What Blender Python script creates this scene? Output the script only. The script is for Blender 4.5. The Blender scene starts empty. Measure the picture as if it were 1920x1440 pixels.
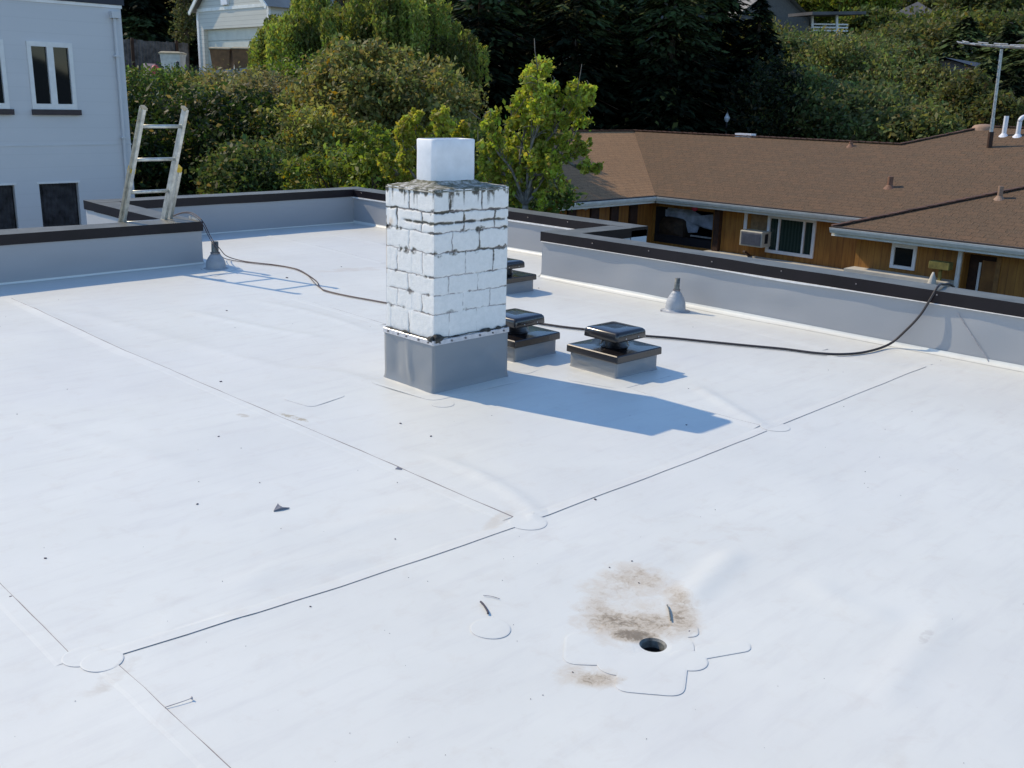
import bpy, math, random
import numpy as np
from math import sin, cos, radians, pi, sqrt, atan2, hypot
from mathutils import Matrix, Vector

# ------------------------------------------------------------------ camera, sky, sun, exposure
scn = bpy.context.scene
PITCH, ROLL, YAW, EYE, FPX = radians(15.786), radians(1.472), radians(45.255), 1.65, 1890.8
F = np.array([cos(YAW)*cos(PITCH), sin(YAW)*cos(PITCH), -sin(PITCH)])
_R0 = np.array([sin(YAW), -cos(YAW), 0.]); _U0 = np.cross(_R0, F)
R = _R0*cos(ROLL) + _U0*sin(ROLL); U = -_R0*sin(ROLL) + _U0*cos(ROLL)
CAM = np.array([0, 0, EYE])
cd = bpy.data.cameras.new('camera'); cam = bpy.data.objects.new('camera', cd); scn.collection.objects.link(cam)
cam.matrix_world = Matrix(((R[0], U[0], -F[0], 0), (R[1], U[1], -F[1], 0), (R[2], U[2], -F[2], EYE), (0, 0, 0, 1)))
cd.sensor_width = 36; cd.lens = FPX/1920*36; cd.clip_start = .05; cd.clip_end = 2000
scn.camera = cam
SUN_EL, SUN_AZ = radians(40.3), atan2(.9641, -.2655)
sv = Vector((cos(SUN_AZ)*cos(SUN_EL), sin(SUN_AZ)*cos(SUN_EL), sin(SUN_EL)))
wd = bpy.data.worlds.new('World'); scn.world = wd; wd.use_nodes = True
wn = wd.node_tree; bg = wn.nodes['Background']
sky = wn.nodes.new('ShaderNodeTexSky'); sky.sky_type = 'NISHITA'; sky.sun_disc = False
sky.sun_elevation = SUN_EL; sky.sun_rotation = atan2(sv.x, sv.y) % (2*pi)
sky.air_density = 1.0; sky.dust_density = 0.; sky.ozone_density = 4.2
wn.links.new(sky.outputs[0], bg.inputs[0]); bg.inputs[1].default_value = .15
sl = bpy.data.lights.new('sun', 'SUN'); so = bpy.data.objects.new('sun', sl); scn.collection.objects.link(so)
sl.energy = 2.78; sl.angle = radians(.5); sl.color = (1.0, .84, .61)
so.rotation_euler = sv.to_track_quat('Z', 'Y').to_euler()
scn.view_settings.view_transform = 'Standard'; scn.view_settings.look = 'None'
scn.view_settings.exposure = .45; scn.view_settings.gamma = 1
scn.cycles.max_bounces = 8

rng = np.random.default_rng(7); random.seed(7)

# ------------------------------------------------------------------ picture point -> place in the scene
def ray(u, v): return F*FPX + R*(u-960) - U*(v-720)
def P(u, v, z=0.):
    r = ray(u, v); return CAM + r*((z-EYE)/r[2])
def onX(u, v, X):
    r = ray(u, v); return CAM + r*(X/r[0])
def onY(u, v, Y):
    r = ray(u, v); return CAM + r*(Y/r[1])
def atD(u, v, d):                       # horizontal distance d along the line of sight's heading
    r = ray(u, v); h = r[0]*cos(YAW)+r[1]*sin(YAW); return CAM + r*(d/h)
def onslope(u, v, X0, z0, s):           # plane z = z0 + (x-X0)*s
    r = ray(u, v); t = (z0-s*X0-EYE)/(r[2]-s*r[0]); return CAM + r*t

# ------------------------------------------------------------------ noise
_tab = np.random.default_rng(11).random((256, 256))
def vnoise(x, y):
    x = np.asarray(x, float); y = np.asarray(y, float)
    xi = np.floor(x).astype(int); yi = np.floor(y).astype(int); fx = x-xi; fy = y-yi
    fx = fx*fx*(3-2*fx); fy = fy*fy*(3-2*fy)
    a = _tab[xi & 255, yi & 255]; b = _tab[(xi+1) & 255, yi & 255]; c = _tab[xi & 255, (yi+1) & 255]; d = _tab[(xi+1) & 255, (yi+1) & 255]
    return (a*(1-fx)+b*fx)*(1-fy)+(c*(1-fx)+d*fx)*fy
def fbm(x, y, o=4):
    s = 0; a = .5
    for i in range(o): s = s+a*vnoise(x*2**i+17.3*i, y*2**i+5.1*i); a *= .5
    return s/(1-.5**o)

# ------------------------------------------------------------------ object helpers
def link(o): scn.collection.objects.link(o); return o
ORG = {}
def origin_of(p): return ORG.get(p.name, np.zeros(3)) if p is not None else np.zeros(3)
def tag(o, label=None, cat=None, group=None, kind=None):
    if label: o['label'] = label
    if cat: o['category'] = cat
    if group: o['group'] = group
    if kind: o['kind'] = kind
    return o
def empty(name, loc, label, cat, group=None):
    o = link(bpy.data.objects.new(name, None)); o.location = tuple(float(c) for c in loc); o.empty_display_size = .2
    ORG[o.name] = np.array(loc, float); return tag(o, label, cat, group)
def mesh_obj(name, V, Fs, mats, parent=None, smooth=False, uv=None, mi=None, col=None, loc=None):
    V = np.asarray(V, float)
    if parent is not None: V = V-origin_of(parent)
    elif loc is not None: V = V-np.asarray(loc)
    me = bpy.data.meshes.new(name)
    if isinstance(Fs, np.ndarray):
        n, k = Fs.shape
        me.vertices.add(len(V)); me.vertices.foreach_set('co', V.astype(np.float32).ravel())
        me.loops.add(n*k); me.loops.foreach_set('vertex_index', Fs.astype(np.int32).ravel())
        me.polygons.add(n); me.polygons.foreach_set('loop_start', np.arange(0, n*k, k, dtype=np.int32))
        me.polygons.foreach_set('loop_total', np.full(n, k, dtype=np.int32))
        me.update(calc_edges=True)
    else:
        me.from_pydata([tuple(v) for v in V.tolist()], [], [tuple(f) for f in Fs]); me.update()
    if not isinstance(mats, (list, tuple)): mats = [mats]
    for m in mats: me.materials.append(m)
    if mi is not None: me.polygons.foreach_set('material_index', np.asarray(mi, dtype=np.int32))
    if smooth: me.polygons.foreach_set('use_smooth', np.ones(len(me.polygons), dtype=bool))
    if uv is not None:
        l = me.uv_layers.new(name='UVMap'); l.data.foreach_set('uv', np.asarray(uv, dtype=np.float32).ravel())
    if col is not None:
        a = me.color_attributes.new('tint', 'FLOAT_COLOR', 'POINT')
        c = np.asarray(col, dtype=np.float32)
        if c.shape[1] == 3: c = np.hstack([c, np.ones((len(c), 1), np.float32)])
        a.data.foreach_set('color', c.ravel())
    o = link(bpy.data.objects.new(name, me))
    if parent is not None: o.parent = parent; ORG[o.name] = origin_of(parent)
    elif loc is not None: o.location = tuple(loc); ORG[o.name] = np.array(loc, float)
    return o

class MB:
    def __init__(s): s.v = []; s.f = []; s.m = []
    def quad(s, *p, m=0):
        n = len(s.v); s.v += [tuple(map(float, q)) for q in p]; s.f.append(tuple(range(n, n+len(p)))); s.m.append(m); return s
    def box(s, lo, hi, m=0, rot=None, c=None, bev=0.):
        lo = np.array(lo, float); hi = np.array(hi, float); n = len(s.v)
        if bev > 0:
            b = min(bev, .45*float((hi-lo).min())); pts = []
            # rounded box: 24 verts
            idx = {}
            for ix in (0, 1):
                for iy in (0, 1):
                    for iz in (0, 1):
                        q = np.array([hi[0] if ix else lo[0], hi[1] if iy else lo[1], hi[2] if iz else lo[2]])
                        sg = np.array([-1 if ix else 1, -1 if iy else 1, -1 if iz else 1])*b
                        for a in range(3):
                            w = q+sg; w[a] = q[a]; idx[(ix, iy, iz, a)] = n+len(pts); pts.append(w)
            fs = []
            def I(i, a): return idx[(i[0], i[1], i[2], a)]
            for a in range(3):
                b1, b2 = [k for k in range(3) if k != a]
                for e in (0, 1):
                    cs = []
                    for (p, q) in ((0, 0), (1, 0), (1, 1), (0, 1)):
                        t = [0, 0, 0]; t[a] = e; t[b1] = p; t[b2] = q; cs.append(I(t, a))
                    fs.append(cs)
                for p in (0, 1):
                    for q in (0, 1):
                        t0 = [0, 0, 0]; t1 = [0, 0, 0]; t0[b1] = t1[b1] = p; t0[b2] = t1[b2] = q; t1[a] = 1
                        fs.append([I(t0, b1), I(t1, b1), I(t1, b2), I(t0, b2)])
            for ix in (0, 1):
                for iy in (0, 1):
                    for iz in (0, 1): fs.append([idx[(ix, iy, iz, 0)], idx[(ix, iy, iz, 1)], idx[(ix, iy, iz, 2)]])
            cen = (lo+hi)/2; out = []
            for f in fs:
                a_, b_, c_ = [pts[k-n] for k in f[:3]]
                nn = np.cross(b_-a_, c_-a_)
                if nn @ (sum(pts[k-n] for k in f)/len(f)-cen) < 0: f = f[::-1]
                out.append(tuple(f))
            fs = out
        else:
            pts = [np.array([x, y, z]) for z in (lo[2], hi[2]) for x, y in ((lo[0], lo[1]), (hi[0], lo[1]), (hi[0], hi[1]), (lo[0], hi[1]))]
            fs = [tuple(n+k for k in q) for q in ((0, 3, 2, 1), (4, 5, 6, 7), (0, 1, 5, 4), (1, 2, 6, 5), (2, 3, 7, 6), (3, 0, 4, 7))]
        if rot is not None:
            cc = np.array(c if c is not None else (lo+hi)/2); pts = [cc+rot @ (p-cc) for p in pts]
        s.v += [tuple(map(float, p)) for p in pts]; s.f += fs; s.m += [m]*len(fs); return s
    def beam(s, a, b, w, h, up=(0, 0, 1), m=0):       # box beam from a to b
        a = np.array(a, float); b = np.array(b, float); d = b-a; d /= np.linalg.norm(d)
        x = np.cross(d, up); x /= np.linalg.norm(x); y = np.cross(x, d); n = len(s.v)
        for q in (a, b):
            for sx, sy in ((-1, -1), (1, -1), (1, 1), (-1, 1)): s.v.append(tuple(q+x*sx*w/2+y*sy*h/2))
        s.f += [tuple(n+k for k in q) for q in ((0, 1, 2, 3), (7, 6, 5, 4), (0, 4, 5, 1), (1, 5, 6, 2), (2, 6, 7, 3), (3, 7, 4, 0))]; s.m += [m]*6; return s
    def tube(s, pts, r, k=8, cap=True, m=0):
        pts = [np.array(p, float) for p in pts]; n0 = len(s.v); rs = r if isinstance(r, (list, tuple, np.ndarray)) else [r]*len(pts)
        px = None
        for i, p in enumerate(pts):
            d = pts[min(i+1, len(pts)-1)]-pts[max(i-1, 0)]; d /= (np.linalg.norm(d)+1e-9)
            ref = px if px is not None else (np.array([1., 0, 0]) if abs(d[2]) > .9 else np.array([0, 0, 1.]))
            x = ref-d*(ref @ d); x /= (np.linalg.norm(x)+1e-9); y = np.cross(d, x); px = x
            for j in range(k):
                t = 2*pi*j/k; s.v.append(tuple(p+(x*cos(t)+y*sin(t))*rs[i]))
        for i in range(len(pts)-1):
            for j in range(k):
                a = n0+i*k+j; b = n0+i*k+(j+1) % k; s.f.append((a, b, b+k, a+k)); s.m.append(m)
        if cap:
            s.f.append(tuple(n0+j for j in range(k))[::-1]); e = n0+(len(pts)-1)*k; s.f.append(tuple(e+j for j in range(k))); s.m += [m, m]
        return s
    def lathe(s, c, prof, k=28, m=0, wob=0.):
        c = np.array(c, float); n0 = len(s.v)
        for i, (r, z) in enumerate(prof):
            for j in range(k):
                t = 2*pi*j/k; rr = r*(1+wob*(vnoise(j*.6+3, i*.9)-.5)); s.v.append((c[0]+rr*cos(t), c[1]+rr*sin(t), c[2]+z))
        for i in range(len(prof)-1):
            for j in range(k):
                a = n0+i*k+j; b = n0+i*k+(j+1) % k; s.f.append((a, b, b+k, a+k)); s.m.append(m)
        return s
    def build(s, name, mat, parent=None, smooth=False, loc=None):
        return mesh_obj(name, s.v, s.f, mat, parent, smooth, mi=s.m if isinstance(mat, (list, tuple)) else None, loc=loc)
def rotz(a): return np.array([[cos(a), -sin(a), 0], [sin(a), cos(a), 0], [0, 0, 1.]])

# ------------------------------------------------------------------ materials
MAT = {}
def nt(name):
    m = bpy.data.materials.new(name); m.use_nodes = True; t = m.node_tree; return m, t, t.nodes['Principled BSDF']
def N(t, typ, **kw):
    n = t.nodes.new(typ)
    for k, v in kw.items(): setattr(n, k, v)
    return n
def ramp(t, src, stops):
    r = N(t, 'ShaderNodeValToRGB'); e = r.color_ramp.elements
    while len(e) < len(stops): e.new(.5)
    for i, (p, c) in enumerate(stops):
        e[i].position = p; e[i].color = (c, c, c, 1) if isinstance(c, (int, float)) else (*c, 1)
    t.links.new(src, r.inputs[0]); return r.outputs[0]
def noise(t, scale, detail=4, rough=.55, vec=None, dist=0.):
    n = N(t, 'ShaderNodeTexNoise'); n.inputs['Scale'].default_value = scale; n.inputs['Detail'].default_value = detail
    n.inputs['Roughness'].default_value = rough; n.inputs['Distortion'].default_value = dist
    if vec is None:
        g = N(t, 'ShaderNodeNewGeometry'); vec = g.outputs['Position']
    t.links.new(vec, n.inputs['Vector']); return n.outputs[0]
def mix(t, fac, a, b, mode='MIX'):
    m = N(t, 'ShaderNodeMix', data_type='RGBA', blend_type=mode)
    for k, v in ((0, fac), (6, a), (7, b)):
        if isinstance(v, (int, float)): m.inputs[k].default_value = v
        elif isinstance(v, tuple): m.inputs[k].default_value = (*v, 1)
        else: t.links.new(v, m.inputs[k])
    return m.outputs[2]
def mth(t, op, a, b=None, c=None, clamp=False):
    n = N(t, 'ShaderNodeMath', operation=op); n.use_clamp = clamp
    for i, v in enumerate((a, b, c)):
        if v is None: continue
        if isinstance(v, (int, float)): n.inputs[i].default_value = v
        else: t.links.new(v, n.inputs[i])
    return n.outputs[0]
def bump(t, p, h, strength=.3, dist=.01):
    b = N(t, 'ShaderNodeBump'); b.inputs['Strength'].default_value = strength; b.inputs['Distance'].default_value = dist
    t.links.new(h, b.inputs['Height']); t.links.new(b.outputs[0], p.inputs['Normal'])
def simple(name, col, rough=.6, metal=0., var=.12, scale=8., spec=.5, bs=0., bd=.005, coat=0., bscale=None):
    m, t, p = nt(name)
    n = noise(t, scale, 5); c2 = tuple(max(0, c*(1-var*1.6)) for c in col); c3 = tuple(min(1, c*(1+var)) for c in col)
    t.links.new(ramp(t, n, [(.3, c2), (.7, c3)]), p.inputs['Base Color'])
    p.inputs['Roughness'].default_value = rough; p.inputs['Metallic'].default_value = metal; p.inputs['Specular IOR Level'].default_value = spec
    p.inputs['Coat Weight'].default_value = coat
    if bs: bump(t, p, noise(t, bscale or scale*6, 4), bs, bd)
    MAT[name] = m; return m

DRAIN = P(1225, 1202)
def stain_mask(t, pos, cx, cy, rx, ry, ang, lo, hi, nscale, seed, ring=0):
    mp = N(t, 'ShaderNodeMapping', vector_type='TEXTURE'); mp.inputs['Location'].default_value = (cx, cy, 0)
    mp.inputs['Rotation'].default_value = (0, 0, ang); mp.inputs['Scale'].default_value = (rx, ry, 1e3)
    t.links.new(pos, mp.inputs[0]); ln = N(t, 'ShaderNodeVectorMath', operation='LENGTH'); t.links.new(mp.outputs[0], ln.inputs[0])
    off = N(t, 'ShaderNodeVectorMath', operation='ADD'); off.inputs[1].default_value = (seed, seed*1.7, 0); t.links.new(pos, off.inputs[0])
    n = noise(t, nscale, 8, .68, off.outputs[0], .6)
    if ring:
        v = mth(t, 'ABSOLUTE', mth(t, 'SUBTRACT', ln.outputs['Value'], ring)); v = mth(t, 'SUBTRACT', 1.1, mth(t, 'MULTIPLY', v, 2.6), clamp=True)
    else: v = mth(t, 'SUBTRACT', 1.15, ln.outputs['Value']); v = mth(t, 'MULTIPLY', v, 1.3, clamp=True)
    if ring:
        v = mth(t, 'MULTIPLY', v, ramp(t, noise(t, 7., 3, .5, off.outputs[0], .5), [(.40, .35), (.58, 1.)]))
    n2 = mth(t, 'MULTIPLY', n, v)
    return ramp(t, n2, [(lo, 0.), (hi, 1.)])
def membrane(name, base, stains=True, rough=.42):
    m, t, p = nt(name)
    g = N(t, 'ShaderNodeNewGeometry'); pos = g.outputs['Position']
    n1 = noise(t, 1.3, 6, .6); col = ramp(t, n1, [(.3, tuple(c*.92 for c in base)), (.7, base)])
    n2 = noise(t, 7., 7, .7, dist=.4); col = mix(t, ramp(t, n2, [(.54, 0.), (.76, .34)]), col, (.60, .55, .48))          # faint tan dirt
    n3 = noise(t, 60, 3, .6); col = mix(t, ramp(t, n3, [(.74, 0.), (.80, .16)]), col, (.36, .33, .30))                    # specks
    # wind-blown streaks
    mp = N(t, 'ShaderNodeMapping'); mp.inputs['Rotation'].default_value = (0, 0, radians(28)); mp.inputs['Scale'].default_value = (1, 6, 1)
    t.links.new(pos, mp.inputs[0]); n4 = noise(t, 2.2, 6, .65, mp.outputs[0]); col = mix(t, ramp(t, n4, [(.50, 0.), (.74, .26)]), col, (.54, .53, .52))
    n5 = noise(t, .55, 5, .6, dist=.8)
    if not stains: col = ramp(t, n1, [(.3, tuple(c*.96 for c in base)), (.7, base)])
    else: col = mix(t, ramp(t, n5, [(.42, 0.), (.66, .22)]), col, (.62, .62, .63))
    if stains:
        S = []
        def st(u, v, rx, ry, ang, lo, hi, ns, seed, amt, c, ring=0):
            nonlocal col
            q = P(u, v); mk = stain_mask(t, pos, q[0], q[1], rx, ry, ang, lo, hi, ns, seed, ring)
            col = mix(t, mth(t, 'MULTIPLY', mk, amt), col, c)
        d = None
        for u, v, ru, rv, w in ((1190, 1126, 165, 112, .58), (1205, 1072, 100, 30, .17), (1108, 1160, 70, 46, .17), (1285, 1140, 40, 62, .24), (1205, 1166, 115, 26, .17), (1190, 1188, 50, 13, .40), (1100, 1262, 82, 27, .56), (1150, 1272, 60, 13, .25), (1203, 1124, 80, 28, -.20)):
            q = P(u, v); mp = N(t, 'ShaderNodeMapping', vector_type='TEXTURE'); mp.inputs['Location'].default_value = (q[0], q[1], 0); mp.inputs['Rotation'].default_value = (0, 0, radians(-45)); mp.inputs['Scale'].default_value = (ru/564, rv/564/.47, 1e3)
            t.links.new(pos, mp.inputs[0]); ln = N(t, 'ShaderNodeVectorMath', operation='LENGTH'); t.links.new(mp.outputs[0], ln.inputs[0])
            e_ = mth(t, 'MULTIPLY', mth(t, 'SUBTRACT', 1., mth(t, 'POWER', ln.outputs['Value'], 2.), clamp=True), w); d = e_ if d is None else mth(t, 'ADD', d, e_)
        tx1 = noise(t, 13., 10, .72, pos, .4); tx2 = noise(t, 31., 9, .75, pos, .8); tx3 = noise(t, 110., 4, .7, pos)
        f1 = ramp(t, mth(t, 'SUBTRACT', mth(t, 'ADD', d, .22), tx1), [(.0, 0.), (.34, .55)]); col = mix(t, f1, col, (.57, .46, .32))
        f2 = mth(t, 'MULTIPLY', ramp(t, mth(t, 'SUBTRACT', mth(t, 'ADD', d, .02), tx2), [(.0, 0.), (.22, 1.)]), ramp(t, tx3, [(.3, .15), (.65, .75)])); col = mix(t, f2, col, ramp(t, tx1, [(.35, (.33, .24, .13)), (.65, (.46, .36, .23))]))
        f3 = mth(t, 'MULTIPLY', ramp(t, mth(t, 'SUBTRACT', mth(t, 'SUBTRACT', d, .16), tx2), [(.0, 0.), (.15, 1.)]), .75); col = mix(t, f3, col, (.17, .13, .08))
        st(555, 785, .24, .045, radians(100), .42, .52, 17, 4., .9, (.44, .38, .26))
        st(455, 780, .09, .04, radians(100), .34, .5, 20, 1., .6, (.50, .44, .34))
        st(935, 975, .24, .06, radians(20), .36, .6, 9, 12., .5, (.60, .54, .44))
        st(660, 505, .8, .22, radians(-20), .40, .62, 6, 14., .45, (.58, .50, .40))
        st(215, 1268, .20, .07, radians(30), .36, .58, 14, 15., .5, (.55, .50, .42))
        st(1410, 990, .16, .05, radians(-40), .38, .6, 12, 16., .4, (.60, .55, .48))
        st(1735, 1195, .11, .03, radians(10), .36, .5, 26, 17., .3, (.45, .42, .38))
        st(1340, 1000, .5, .2, radians(-30), .46, .66, 9, 18., .4, (.62, .57, .50))
    t.links.new(col, p.inputs['Base Color']); p.inputs['Roughness'].default_value = rough; p.inputs['Specular IOR Level'].default_value = .4
    h = mth(t, 'ADD', mth(t, 'MULTIPLY', noise(t, 2.5, 4), 1.), mth(t, 'MULTIPLY', noise(t, 90, 3), .04))
    bump(t, p, h, .22, .02)
    MAT[name] = m; return m
membrane('membrane', (.77, .78, .725))
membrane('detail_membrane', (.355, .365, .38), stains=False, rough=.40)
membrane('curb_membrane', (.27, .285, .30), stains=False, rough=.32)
simple('lap_edge', (.45, .42, .43), .7, var=.3, scale=30)
simple('lap_soft', (.25, .22, .21), .7, var=.15, scale=30)
simple('patch_edge', (.58, .56, .58), .6, var=.2, scale=30)
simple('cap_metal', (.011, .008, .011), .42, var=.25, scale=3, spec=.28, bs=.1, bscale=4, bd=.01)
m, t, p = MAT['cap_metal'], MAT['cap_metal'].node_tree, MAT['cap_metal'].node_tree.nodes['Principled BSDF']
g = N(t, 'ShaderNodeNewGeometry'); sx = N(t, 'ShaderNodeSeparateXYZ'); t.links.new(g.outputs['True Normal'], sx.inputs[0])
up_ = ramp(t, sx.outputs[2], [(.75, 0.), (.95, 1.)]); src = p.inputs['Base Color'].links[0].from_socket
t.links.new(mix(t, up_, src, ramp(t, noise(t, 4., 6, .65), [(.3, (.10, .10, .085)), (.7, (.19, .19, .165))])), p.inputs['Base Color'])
simple('vent_metal', (.016, .014, .015), .22, var=.3, scale=6, spec=.7, bs=.06, bscale=10, coat=.3)
simple('white_lip', (.80, .79, .77), .4, scale=20)
simple('bar_metal', (.62, .62, .64), .38, metal=.5, var=.12, scale=30)
simple('screw', (.22, .21, .22), .45, metal=.6)
simple('flue_paint', (.82, .83, .84), .55, var=.05, scale=14, bs=.12, bd=.002, bscale=60)
simple('dark_inside', (.02, .02, .02), .9)
simple('pipe_grey', (.16, .17, .16), .6, var=.4, scale=40)
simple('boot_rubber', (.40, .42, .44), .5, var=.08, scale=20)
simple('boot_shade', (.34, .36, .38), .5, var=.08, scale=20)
simple('aluminium', (.62, .62, .56), .40, metal=.55, var=.2, scale=18, bs=.08)
simple('yellow_plastic', (.62, .42, .02), .5)
simple('cable_black', (.035, .03, .032), .55)
simple('cable_brown', (.05, .028, .034), .55)
simple('house_white', (.58, .60, .62), .7, var=.05, scale=1.2, bs=.15, bscale=30)
simple('trim_white', (.80, .80, .78), .5, var=.06, scale=6)
simple('gutter_white', (.80, .81, .76), .45, var=.08, scale=5)
simple('roof_edge', (.05, .04, .035), .8)
simple('frame_white', (.72, .73, .72), .45, var=.05)
simple('sill_dark', (.03, .02, .025), .5)
simple('concrete', (.42, .41, .38), .85, var=.18, scale=3, bs=.2)
simple('pale_plinth', (.56, .54, .48), .8, var=.15, scale=2)
simple('garage_white', (.62, .62, .56), .7, var=.08, scale=3)
simple('garage_door', (.55, .57, .50), .6, var=.06, scale=3)
simple('bin_brown', (.20, .10, .04), .55, var=.2)
simple('bin_lid', (.42, .36, .24), .6)
simple('bin_white', (.58, .60, .56), .5)
simple('fence_grey', (.115, .11, .11), .85, var=.4, scale=5)
simple('carton', (.55, .42, .42), .8, var=.3, scale=10)
simple('red_bag', (.45, .04, .08), .6)
simple('ac_body', (.52, .50, .42), .5, var=.08)
simple('ac_grille', (.16, .165, .19), .6)
simple('cloth_blue', (.55, .60, .72), .9, var=.35, scale=2.5)
simple('chair_brown', (.05, .028, .015), .7, var=.4)
simple('clutter_dark', (.012, .012, .016), .6)
simple('pvc', (.78, .80, .84), .4, var=.04)
simple('flash_brown', (.22, .11, .065), .7, var=.2)
simple('vent_tan', (.34, .22, .15), .8, var=.15)
simple('galv', (.44, .46, .46), .45, metal=.5, var=.2, scale=14)
simple('far_roof_grey', (.11, .11, .115), .9, var=.2, scale=1)
simple('far_roof_pale', (.27, .27, .26), .85, var=.2, scale=1)
simple('far_wall_pink', (.16, .14, .15), .85)
simple('far_wall_pale', (.11, .11, .105), .85)
simple('far_dark', (.02, .025, .04), .6)
simple('blue_bin', (.01, .02, .16), .5)
simple('bark', (.09, .07, .05), .9, var=.4, scale=14, bs=.4)
simple('bark_pale', (.20, .18, .15), .9, var=.4, scale=14, bs=.4)
simple('debris', (.06, .05, .07), .7)
simple('scrap', (.17, .18, .22), .6)
simple('lamp_white', (.6, .66, .72), .4)
simple('curtain_dark', (.035, .035, .04), .9, var=.5, scale=9)
m, t, p = nt('glass'); p.inputs['Base Color'].default_value = (.012, .014, .015, 1); p.inputs['Roughness'].default_value = .04
p.inputs['Specular IOR Level'].default_value = .30; bump(t, p, noise(t, 1.2, 2), .05, .02); MAT['glass'] = m
m, t, p = nt('glass_green'); p.inputs['Roughness'].default_value = .08
g = N(t, 'ShaderNodeNewGeometry'); w = N(t, 'ShaderNodeTexWave'); w.inputs['Scale'].default_value = 3.; w.inputs['Distortion'].default_value = 2.; w.bands_direction = 'Y'
t.links.new(g.outputs['Position'], w.inputs[0]); t.links.new(ramp(t, w.outputs[1], [(.2, (.02, .035, .03)), (.8, (.035, .055, .045))]), p.inputs['Base Color'])
MAT['glass_green'] = m
# painted brick, dirt from the mesh's own joint map
m, t, p = nt('painted_brick'); a = N(t, 'ShaderNodeAttribute', attribute_name='tint')
n = noise(t, 35, 6, .65); base = ramp(t, n, [(.25, (.75, .74, .70)), (.65, (.86, .84, .80))])
col = mix(t, ramp(t, noise(t, 9, 6, .7), [(.62, 0.), (.80, .25)]), base, (.52, .49, .46))
c2 = N(t, 'ShaderNodeSeparateColor'); t.links.new(a.outputs['Color'], c2.inputs[0])
fine = noise(t, 130, 5, .7)
d1 = mth(t, 'MULTIPLY', c2.outputs[0], mth(t, 'ADD', mth(t, 'MULTIPLY', fine, 1.7), .05), clamp=True)
col = mix(t, ramp(t, d1, [(.12, 0.), (.55, 1.)]), col, ramp(t, noise(t, 22, 4), [(.35, (.055, .052, .045)), (.7, (.15, .135, .095))]))
d2 = mth(t, 'MULTIPLY', c2.outputs[1], mth(t, 'ADD', mth(t, 'MULTIPLY', fine, 1.5), .15), clamp=True)
col = mix(t, ramp(t, d2, [(.12, 0.), (.6, .9)]), col, (.27, .23, .22))
col = mix(t, c2.outputs[2], col, (.52, .28, .07))
t.links.new(col, p.inputs['Base Color']); p.inputs['Roughness'].default_value = .62; bump(t, p, mth(t, 'ADD', noise(t, 120, 5, .7), mth(t, 'MULTIPLY', noise(t, 30, 4), .8)), .5, .004)
MAT['painted_brick'] = m
m, t, p = nt('crown_mortar')
n = noise(t, 22, 7, .7); col = ramp(t, n, [(.30, (.05, .052, .035)), (.46, (.17, .165, .11)), (.56, (.40, .39, .35)), (.70, (.68, .66, .60))])
t.links.new(col, p.inputs['Base Color']); p.inputs['Roughness'].default_value = .9; bump(t, p, n, .8, .012); MAT['crown_mortar'] = m
# shingles: uv in metres
def shingle(name, a, b, c, rows=.19):
    m, t, p = nt(name); uv = N(t, 'ShaderNodeUVMap'); br = N(t, 'ShaderNodeTexBrick')
    br.offset = .37; br.inputs['Scale'].default_value = 1.; br.inputs['Brick Width'].default_value = .31; br.inputs['Row Height'].default_value = rows
    br.inputs['Mortar Size'].default_value = .020; br.inputs['Mortar Smooth'].default_value = .6; br.inputs['Bias'].default_value = 0.
    br.inputs['Color1'].default_value = (*a, 1); br.inputs['Color2'].default_value = (*b, 1); br.inputs['Mortar'].default_value = (*[x*.45 for x in c], 1)
    wv = N(t, 'ShaderNodeVectorMath', operation='ADD'); nn = N(t, 'ShaderNodeTexNoise'); nn.inputs['Scale'].default_value = 1.4
    t.links.new(uv.outputs[0], nn.inputs[0]); sc = N(t, 'ShaderNodeVectorMath', operation='SCALE'); sc.inputs[3].default_value = .05
    t.links.new(nn.outputs['Color'], sc.inputs[0]); t.links.new(uv.outputs[0], wv.inputs[0]); t.links.new(sc.outputs[0], wv.inputs[1]); t.links.new(wv.outputs[0], br.inputs[0])
    col = mix(t, ramp(t, noise(t, 5.5, 5, .65), [(.40, 0.), (.75, .6)]), br.outputs[0], c)
    col = mix(t, ramp(t, noise(t, .35, 4, .6), [(.35, 0.), (.7, .4)]), col, tuple(x*.8 for x in b))
    col = mix(t, ramp(t, noise(t, 40, 3, .6), [(.35, 0.), (.65, .75)]), col, tuple(x*1.6 for x in a))
    t.links.new(col, p.inputs['Base Color']); p.inputs['Roughness'].default_value = .9; p.inputs['Specular IOR Level'].default_value = .2
    bump(t, p, mth(t, 'ADD', br.outputs[1], noise(t, 30, 3)), .5, .02); MAT[name] = m
shingle('shingle_brown', (.138, .086, .052), (.078, .063, .044), (.102, .080, .052))
shingle('shingle_lightened', (.30, .175, .090), (.20, .125, .070), (.23, .145, .082), .19)  # lighter shingle copy; its colour makes up for weak sun on the left wing
shingle('shingle_dark', (.07, .068, .07), (.05, .05, .055), (.06, .06, .062), .2)
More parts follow.
